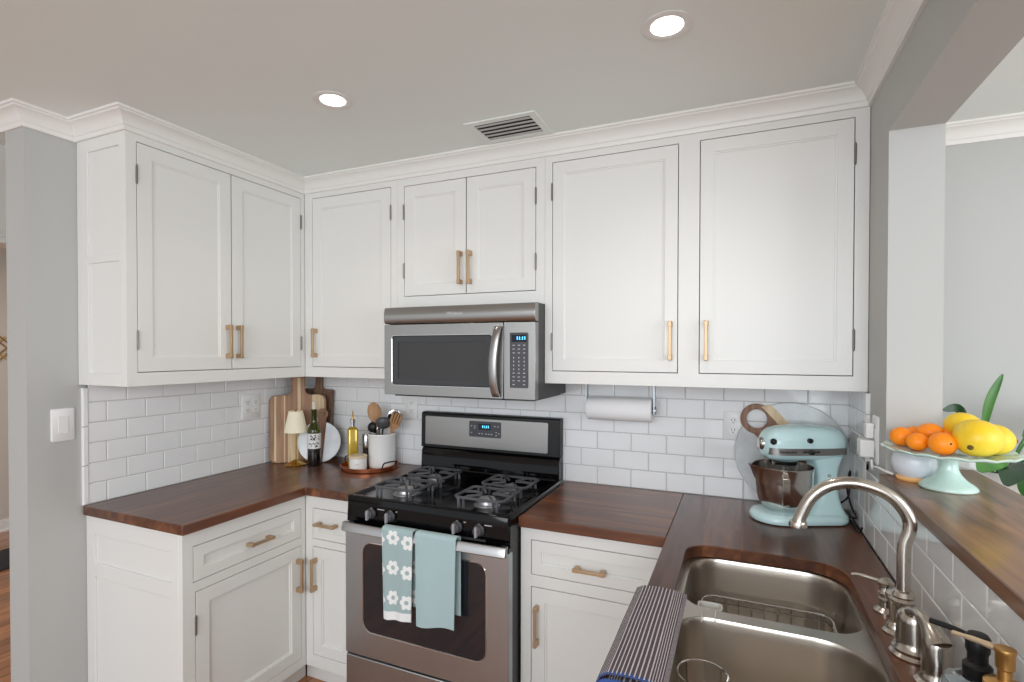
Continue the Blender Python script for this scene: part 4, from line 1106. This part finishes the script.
# bowl
m = MB()
outer = [(.0, .036), (.038, .036), (.048, .038), (.062, .044), (.079, .064), (.090, .098), (.0965, .142), (.0985, .186), (.1005, .190), (.1005, .194)]
inner = [(.0965, .193), (.095, .160), (.0885, .100), (.077, .067), (.060, .048), (.040, .042), (0, .040)]
n = 48; rings = []
for r, z in outer+inner:
    ring = []
    for j in range(n):
        a = 2*PI*j/n; rr_ = max(r, .0003); lip = 0
        if z > .15:
            d = abs(((a - math.radians(-10) + PI) % (2*PI)) - PI)
            lip = max(0, 1-d/.30)**1.5 * .024 * (z-.15)/.044
        ring.append(((rr_+lip)*math.cos(a), (rr_+lip)*math.sin(a), z + lip*.12))
    rings.append(ring)
m.loft(rings); bw = mloc(m, 'bowl', mat('bowl_steel', (214, 210, 206), .15, 1.0), mxr, smooth=50)
m = MB(); m.lathe([(0, .034), (.046, .034), (.050, .036), (.052, .040), (.044, .046), (0, .046)], 0, 0, 0, 32)
mloc(m, 'bowl_foot', CHROME, bw)
m = MB()      # side handle of the bowl, on the camera side
hp = spline([(.0, .094, .165), (.0, .118, .168), (.0, .128, .150), (.0, .124, .110), (.0, .106, .075), (.0, .080, .072)], 5)
hp = [Matrix.Rotation(math.radians(-24), 3, 'Z') @ p for p in hp]
m.loft([[Vector(p)+Vector((dx*.011, dy*.0025*0, dz*.003)) + Vector((0, dy*.0025, 0)) for dx, dy, dz in ((-1, -1, 0), (1, -1, 0), (1, 1, 0), (-1, 1, 0))] for p in hp])
mloc(m, 'bowl_handle', NICKEL, bw, smooth=50)

def world_tube(name, label, cat, pts, r, mt_, n=8, sm=6):
    m = MB(); m.tube(spline(pts, sm), r, n); return tag(m.build(name, mt_, None, loc=pts[0]), label, cat)
world_tube('power_cord', 'black power cord looping behind the stand mixer', 'cord', [(2.668, -.118, CT+.05), (2.688, -.150, CT+.09), (2.697, -.120, CT+.17), (2.693, -.090, CT+.10), (2.695, -.16, CT+.055), (2.698, -.23, CT+.035), (2.690, -.14, CT+.008), (2.694, -.24, CT+.006), (2.696, -.30, CT+.006), (2.697, -.33, CT+.03)], .0032, CORD)

# ------------------------------------------------------------------ paper towels
t = thing('paper_towel_holder', 'steel under-cabinet holder with a white paper towel roll', 'paper towel holder', (1.85, -.10, ZB-.02))
PZ, PY = 1.266, -.095
m = MB(); m.box(1.720, 2.006, -.115, -.075, ZB-.003, ZB-.0005)
m.box(1.718, 1.722, -.113, -.077, PZ-.012, ZB-.0005); m.box(2.006, 2.010, -.113, -.077, PZ-.012, ZB-.0005)
m.cyl((1.716, PY, PZ), (2.013, PY, PZ), .007, n=14); m.cyl((2.006, PY, PZ), (2.015, PY, PZ), .016, n=20)
m.build('bracket', STEELD, t)
m = MB(); MX = Matrix.Translation((1.726, PY, PZ)) @ Matrix.Rotation(PI/2, 4, 'Y')
m.lathe([(.020, 0), (.0475, .001), (.049, .004), (.049, .270), (.0475, .273), (.020, .274), (.020, 0.0)], M=MX, n=48); m.build('paper_roll', PAPER, t)

# ------------------------------------------------------------------ outlets and switches
def plate(name, label, cat, o, face, u, z, w, h):
    t = thing(name, label, cat, pt(o, face, u, z-h/2, 0)); m = MB()
    r = [[pt(o, face, a, b, n) for a, b in rr(u-w/2+e, u+w/2-e, z-h/2+e, z+h/2-e, .006, 3)] for n, e in ((.0002, 0), (.004, 0), (.006, .003))]
    m.loft(r); m.build('cover_plate', WHITE, t); return t
SLOT = mat('socket_slot', (70, 68, 66), .7)
def duplex(t, o, face, u, z):
    for dz in (.020, -.020):
        m = MB(); r = [[pt(o, face, a, b, n) for a, b in rr(u-.0165, u+.0165, z+dz-.014, z+dz+.014, .011, 4)] for n in (.005, .0078)]
        m.loft(r); s = m.build('socket', WHITE, t, bev=.0006)
        m = MB()
        for du in (-.006, .006): obox(m, o, face, u+du-.001, u+du+.001, z+dz-.001, z+dz+.008, .0077, .0083)
        obox(m, o, face, u-.002, u+.002, z+dz-.009, z+dz-.005, .0077, .0083); m.build('slots', SLOT, s)
    m = MB(); c0 = Vector(pt(o, face, u, z, .0055)); c1 = Vector(pt(o, face, u, z, .0072)); m.cyl(c0, c1, .003, n=12); m.build('screw', WHITE, t)
TF = -.0100; 
t = plate('wall_outlet', 'white outlet on the back tiles right of the utensil crock', 'outlet', 'B', TF, .751, 1.219, .072, .115); duplex(t, 'B', TF, .751, 1.219)
t = plate('wall_outlet', 'white outlet on the back tiles left of the mixer', 'outlet', 'B', TF, 2.308, 1.212, .074, .118); duplex(t, 'B', TF, 2.308, 1.212)
t = plate('wall_outlet', 'double white outlet plate on the left wall tiles beside the boards', 'outlet', 'L', .0100, -.382, 1.226, .110, .130); duplex(t, 'L', .0100, -.406, 1.226); duplex(t, 'L', .0100, -.358, 1.226)
t = plate('light_switch', 'white rocker light switch on the grey left wall', 'switch', 'L', .0002, -1.203, 1.235, .075, .122)
m = MB(); r = [[pt('L', .0002, a, b, n) for a, b in rr(-1.203-.0165, -1.203+.0165, 1.235-.033, 1.235+.033, .002, 2)] for n in (.005, .0075)]
m.loft(r); m.mi = 0; m.build('rocker', WHITE, t, bev=.001)
RFc = W-.0005
t = plate('wall_outlet', 'white outlet on the right wall with two plugs in it', 'outlet', 'R', RFc, -.420, 1.245, .072, .145); duplex(t, 'R', RFc, -.420, 1.245)
def charger(label, u, z, w, h, d, cord=None):
    t = thing('plug_adapter', label, 'plug adapter', pt('R', RFc, u, z, .01)); m = MB()
    obox(m, 'R', RFc, u-w/2, u+w/2, z-h/2, z+h/2, .0085, d); m.build('casing', WHITE, t, bev=.004)
    if cord:
        m = MB(); m.tube(spline(cord, 5), .0028, 8); m.build('cord', WHITE, t)
    return t
charger('small white plug in the upper socket at the right wall', -.415, 1.272, .034, .046, .030)
charger('larger square white charger in the lower socket at the right wall', -.415, 1.218, .052, .052, .046)

# orb on the bar
t = thing('smart_orb', 'frosted white-blue orb on an amber base on the bar left of the cake stand', 'night light', (2.768, -.585, BAR1))
m = MB(); m.lathe([(0, 0), (.036, 0), (.039, .003), (.040, .007), (.037, .010), (0, .011)], 2.768, -.585, BAR1, 40); m.build('base', mat('amber_base', (232, 186, 128), .4, emis=(255, 176, 80), es=.15), t)
m = MB(); m.lathe([(0, .0102), (.034, .0105), (.044, .020), (.0500, .038), (.0500, .056), (.045, .072), (.034, .083), (.018, .089), (0, .090)], 2.768, -.585, BAR1, 48); m.build('shade', ORB, t)
world_tube('charging_cord', 'white cord running from the wall plug to the orb on the bar', 'cord', [(2.728, -.560, BAR1+.006), (2.712, -.545, BAR1+.010), (2.698, -.50, BAR1+.012), (2.700, -.455, BAR1-.005), (2.700, -.435, 1.185)], .0034, WHITE)

# ------------------------------------------------------------------ cake stand and fruit
sx_, sy_ = 2.820, -.664
t = thing('cake_stand', 'mint ceramic pedestal cake stand with scalloped rim on the bar top', 'cake stand', (sx_, sy_, BAR1))
m = MB(); m.lathe([(0, 0), (.058, 0), (.061, .003), (.0595, .009), (.051, .016), (.037, .026), (.027, .038), (.0215, .050), (.020, .066), (.022, .080), (.030, .089), (0, .090)], sx_, sy_, BAR1, 56); m.build('pedestal', MINT, t, smooth=60)
m = MB(); n = 96; rings = []
for r, z, k in [(0, .087, 0), (.05, .087, 0), (.10, .088, 0), (.128, .094, .6), (.137, .098, 1), (.138, .101, 1), (.135, .103, 1), (.125, .098, .6), (.10, .093, 0), (0, .092, 0)]:
    ring = []
    for j in range(n):
        a = 2*PI*j/n; w = abs(math.sin(a*8)); q = max(r, .0003)*(1+.028*k*w)
        ring.append((sx_+q*math.cos(a), sy_+q*math.sin(a), BAR1+z-.004*k*(1-w)))
    rings.append(ring)
m.loft(rings); m.build('plate', MINT, t, smooth=60)
PT = BAR1+.0925
def orange(label, x, y_, z, r, sq=1.0, az=0, stem=None):
    t = thing('orange', label, 'orange', (x, y_, z-r*sq), group='oranges on the cake stand')
    R_ = Matrix.Rotation(az, 3, 'Z')
    m = MB(); m.ell((x, y_, z), (r*1.06, r, r*sq), rot=R_, n=28, m=16, f=lambda p, th, ph: p*(1+.008*math.sin(5*ph)*math.sin(th)))
    m.build('peel', ORANGE, t, smooth=80)
    if stem:
        d = Vector(stem).normalized(); c_ = Vector((x, y_, z)) + Vector((d.x*r*1.04, d.y*r, d.z*r*sq))
        m = MB(); m.tube([c_-d*.002, c_+d*.0015], [.0035, .0022], 8); m.build('stem_end', STEMB, t)
zz = PT
def cs_(dx, dy): return sx_+dx+.009, sy_+dy
orange('leftmost orange, at the rim of the cake stand', *cs_(-.094, .056), zz+.027, .0265, .95, .4)
orange('orange lying highest at the back left of the pile, seen sideways', *cs_(-.036, .040), zz+.044, .0285, .84, .2)
orange('small orange in the front row, second from the left', *cs_(-.074, -.004), zz+.0235, .0235, .96)
orange('largest front orange with a small stem end, beside the yellow fruit', *cs_(-.034, -.046), zz+.0280, .0285, .97, 0, (.25, -.80, .12))
orange('orange mostly hidden behind the largest front orange', *cs_(.004, .040), zz+.030, .028, .95)
orange('orange at the back left, its top just showing between the others', *cs_(-.056, .092), zz+.027, .026, .95)
def yfruit(label, c_, rad, az, el, stem=(0, -1, 0)):
    t = thing('yellow_fruit', label, 'yellow fruit', (c_[0], c_[1], c_[2]-rad[2]), group='yellow fruit on the cake stand')
    R_ = Matrix.Rotation(az, 3, 'Z') @ Matrix.Rotation(el, 3, 'Y')
    m = MB(); m.ell(c_, rad, rot=R_, n=32, m=20, f=lambda p, th, ph: Vector((p.x, p.y*(1-.10*p.x/rad[0]), p.z*(1-.12*p.x/rad[0]))))
    m.build('skin', YELLOW, t, smooth=80)
    d = R_ @ Vector(stem).normalized(); e_ = R_ @ Vector((rad[0]*stem[0], rad[1]*stem[1], rad[2]*stem[2])); e_ = Vector(c_) + e_*(1/ max(1e-6, math.sqrt(sum(v*v for v in stem))))
    m = MB(); m.tube([e_-d*.003, e_+d*.004, e_+d*.007], [.007, .006, .003], 10); m.build('stem', STEMB, t)
yfruit('biggest yellow fruit, in front on the right with a brown stem at its lower left', (sx_+.046, sy_-.046, zz+.046), (.052, .045, .045), .30, .10, (-.72, -.62, -.50))
yfruit('yellow fruit at the back left, brown stem end facing out', (sx_+.043, sy_+.046, zz+.064), (.042, .036, .035), .3, -.1, (-.55, -.80, .1))
yfruit('yellow fruit at the far right of the cake stand', (sx_+.096, sy_+.006, zz+.038), (.038, .038, .038), .2, .05, (1, 0, 0))

# ------------------------------------------------------------------ plant behind the bar
px_, py_ = 3.16, -.02
t = thing('potted_plant', 'green leafy plant in a tall white planter behind the bar', 'plant', (px_, py_, 0))
m = MB(); m.lathe([(0, 0), (.10, 0), (.105, .01), (.145, 1.10), (.150, 1.115), (.143, 1.12), (.135, 1.08), (0, 1.07)], px_, py_, 0, 40); m.build('planter', CER, t)
m = MB(); m.lathe([(0, 1.070), (.132, 1.073), (.10, 1.085), (0, 1.09)], px_, py_, 0, 24); m.build('soil', mat('potting_soil', (52, 40, 32), .95), t)
def leaf(p0, p1, p2, w, mt_=None, curl=.25, side=None):
    P = [Vector(p) for p in spline([p0, p1, p2], 8)]; k = len(P); m = MB()
    view = Vector((2.33, -2.33, 1.5)) if side is None else Vector(side)
    L_, C_, R2 = [], [], []
    for i, p in enumerate(P):
        t_ = i/(k-1); ww = w*math.sin(PI*min(1, t_*.93+.04))**.7
        d = (P[min(i+1, k-1)]-P[max(i-1, 0)]).normalized(); q = d.cross((view-p).normalized()).normalized(); nn = q.cross(d)
        L_.append(p-q*ww+nn*ww*curl); C_.append(p); R2.append(p+q*ww+nn*ww*curl)
    off = .0012
    m.loft([[L_[i], C_[i], R2[i], R2[i]+Vector((off, off, -off)), C_[i]+Vector((off, off, -off)), L_[i]+Vector((off, off, -off))] for i in range(k)])
    return m.build('leaf', mt_ or LEAF, t, smooth=70)
def stalk(p0, p1): 
    m = MB(); a, b = Vector(p0), Vector(p1); m.tube(spline([a, a*.5+b*.5+Vector((0, 0, .02)), b], 4), .0035, 6); return m.build('stem', LEAF, t)
lv = [((3.082, -.08, 1.24), (3.098, -.085, 1.35), (3.128, -.09, 1.440), .013, LEAF),
      ((3.03, -.10, 1.290), (3.00, -.12, 1.325), (2.955, -.14, 1.318), .014, LEAFD),
      ((3.02, -.10, 1.250), (2.990, -.16, 1.265), (2.975, -.20, 1.235), .018, LEAFD),
      ((3.12, -.12, 1.185), (3.06, -.22, 1.180), (3.00, -.30, 1.150), .038, LEAF),
      ((3.14, -.12, 1.150), (3.10, -.24, 1.150), (3.05, -.34, 1.120), .034, LEAFD),
      ((3.18, -.12, 1.170), (3.19, -.22, 1.160), (3.20, -.30, 1.100), .040, LEAF),
      ((3.22, -.10, 1.200), (3.28, -.18, 1.220), (3.33, -.24, 1.190), .036, LEAFD),
      ((3.22, 0, 1.22), (3.30, .02, 1.30), (3.38, .04, 1.30), .038, LEAF),
      ((3.24, .02, 1.22), (3.32, .06, 1.26), (3.36, .08, 1.24), .030, LEAF),
      ((3.20, -.12, 1.12), (3.15, -.24, 1.10), (3.13, -.34, 1.060), .034, LEAF)]
for a, b_, c_, w, mm in lv:
    stalk((px_+(a[0]-px_)*.2, py_+(a[1]-py_)*.2, 1.08), a); leaf(a, b_, c_, w, mm)

# ------------------------------------------------------------------ ceiling fittings
def downlight(label, x, y_):
    t = thing('ceiling_light', label, 'ceiling light', (x, y_, H-.02), group='recessed ceiling lights')
    m = MB(); m.lathe([(.042, -.0005), (.066, -.0005), (.066, -.002), (.061, -.004), (.048, -.0035), (.042, -.001)], x, y_, H, 48); m.build('trim_ring', mat('light_trim', (226, 226, 222), .4) if 'light_trim' not in bpy.data.materials else bpy.data.materials['light_trim'], t)
    m = MB(); m.lathe([(0, -.0015), (.0425, -.0015), (.0425, -.0006), (0, -.0006)], x, y_, H, 48); m.build('diffuser', LAMPE, t)
    ld = bpy.data.lights.new('downlight', 'AREA'); ld.shape = 'DISK'; ld.size = .08; ld.energy = 1.0; ld.color = (1, .90, .78); ld.spread = math.radians(130)
    lo = bpy.data.objects.new('downlight', ld); COL.objects.link(lo); lo.location = (x, y_, H-.006)
    return t
downlight('round recessed ceiling light on the left, nearer the wall cabinets', 1.046, -.916)
downlight('round recessed ceiling light on the right, nearest the camera', 2.150, -.885)
t = thing('ceiling_vent', 'white louvred air vent in the ceiling above the microwave cabinet', 'vent', (1.50, -.43, H-.01))
VX0, VX1, VY0, VY1 = 1.395, 1.625, -.545, -.395
m = MB(); m.holed([(VX0-.028, VY0-.028), (VX1+.028, VY0-.028), (VX1+.028, VY1+.022), (VX0-.028, VY1+.022)], [[(VX0, VY0), (VX0, VY1), (VX1, VY1), (VX1, VY0)]], lambda u, v: (u, v, H-.0005), lambda u, v: (u, v, H-.005))
m.build('frame', CEIL, t, bev=.001)
m = MB(); m.box(VX0, VX1, VY0, VY1, H-.0012, H-.0004); m.build('backing', mat('duct_grey', (66, 66, 64), .8), t)
for k in range(5):
    y_ = VY0+.016 + k*(VY1-VY0-.03)/4
    m = MB(); m.prism([(y_-.010, H-.0065), (y_-.010, H-.0045), (y_+.008, H-.002), (y_+.008, H-.0035)], lambda u, v: (VX0+.001, u, v), lambda u, v: (VX1-.001, u, v)); m.build('louvre', VENTM, t)

# ------------------------------------------------------------------ glimpse of the next room on the left
t = thing('wall_ornament', 'gold geometric ornament on the far wall at the left edge', 'wall decor', (-3.29, -.04, 1.53))
m = MB()
for r in (.15, .10):
    pts = [(-3.288, -.10+r*math.cos(PI*k/2), 1.535+r*math.sin(PI*k/2)) for k in range(4)]
    m.tube(pts, .006, 6, closed=True)
for k in range(4):
    a = PI*k/2+PI/4; m.tube([(-3.288, -.10, 1.535), (-3.288, -.10+.13*math.cos(a), 1.535+.13*math.sin(a))], .005, 6)
m.build('lattice', BRASSG, t)
m = MB()
m.loft([[(x, y_, z) for x, y_ in rr(-2.75+e, -2.30-e, -.55+e, -.16-e, .03, 4)] for e, z in ((0, 0), (0, .010), (.006, .014))])
tag(m.build('floor_mat', mat('dark_mat', (46, 44, 48), .9, bump=(200, .5, W_)), None, loc=(-2.5, -.35, 0)), 'dark mat on the wood floor at the left edge', 'mat')
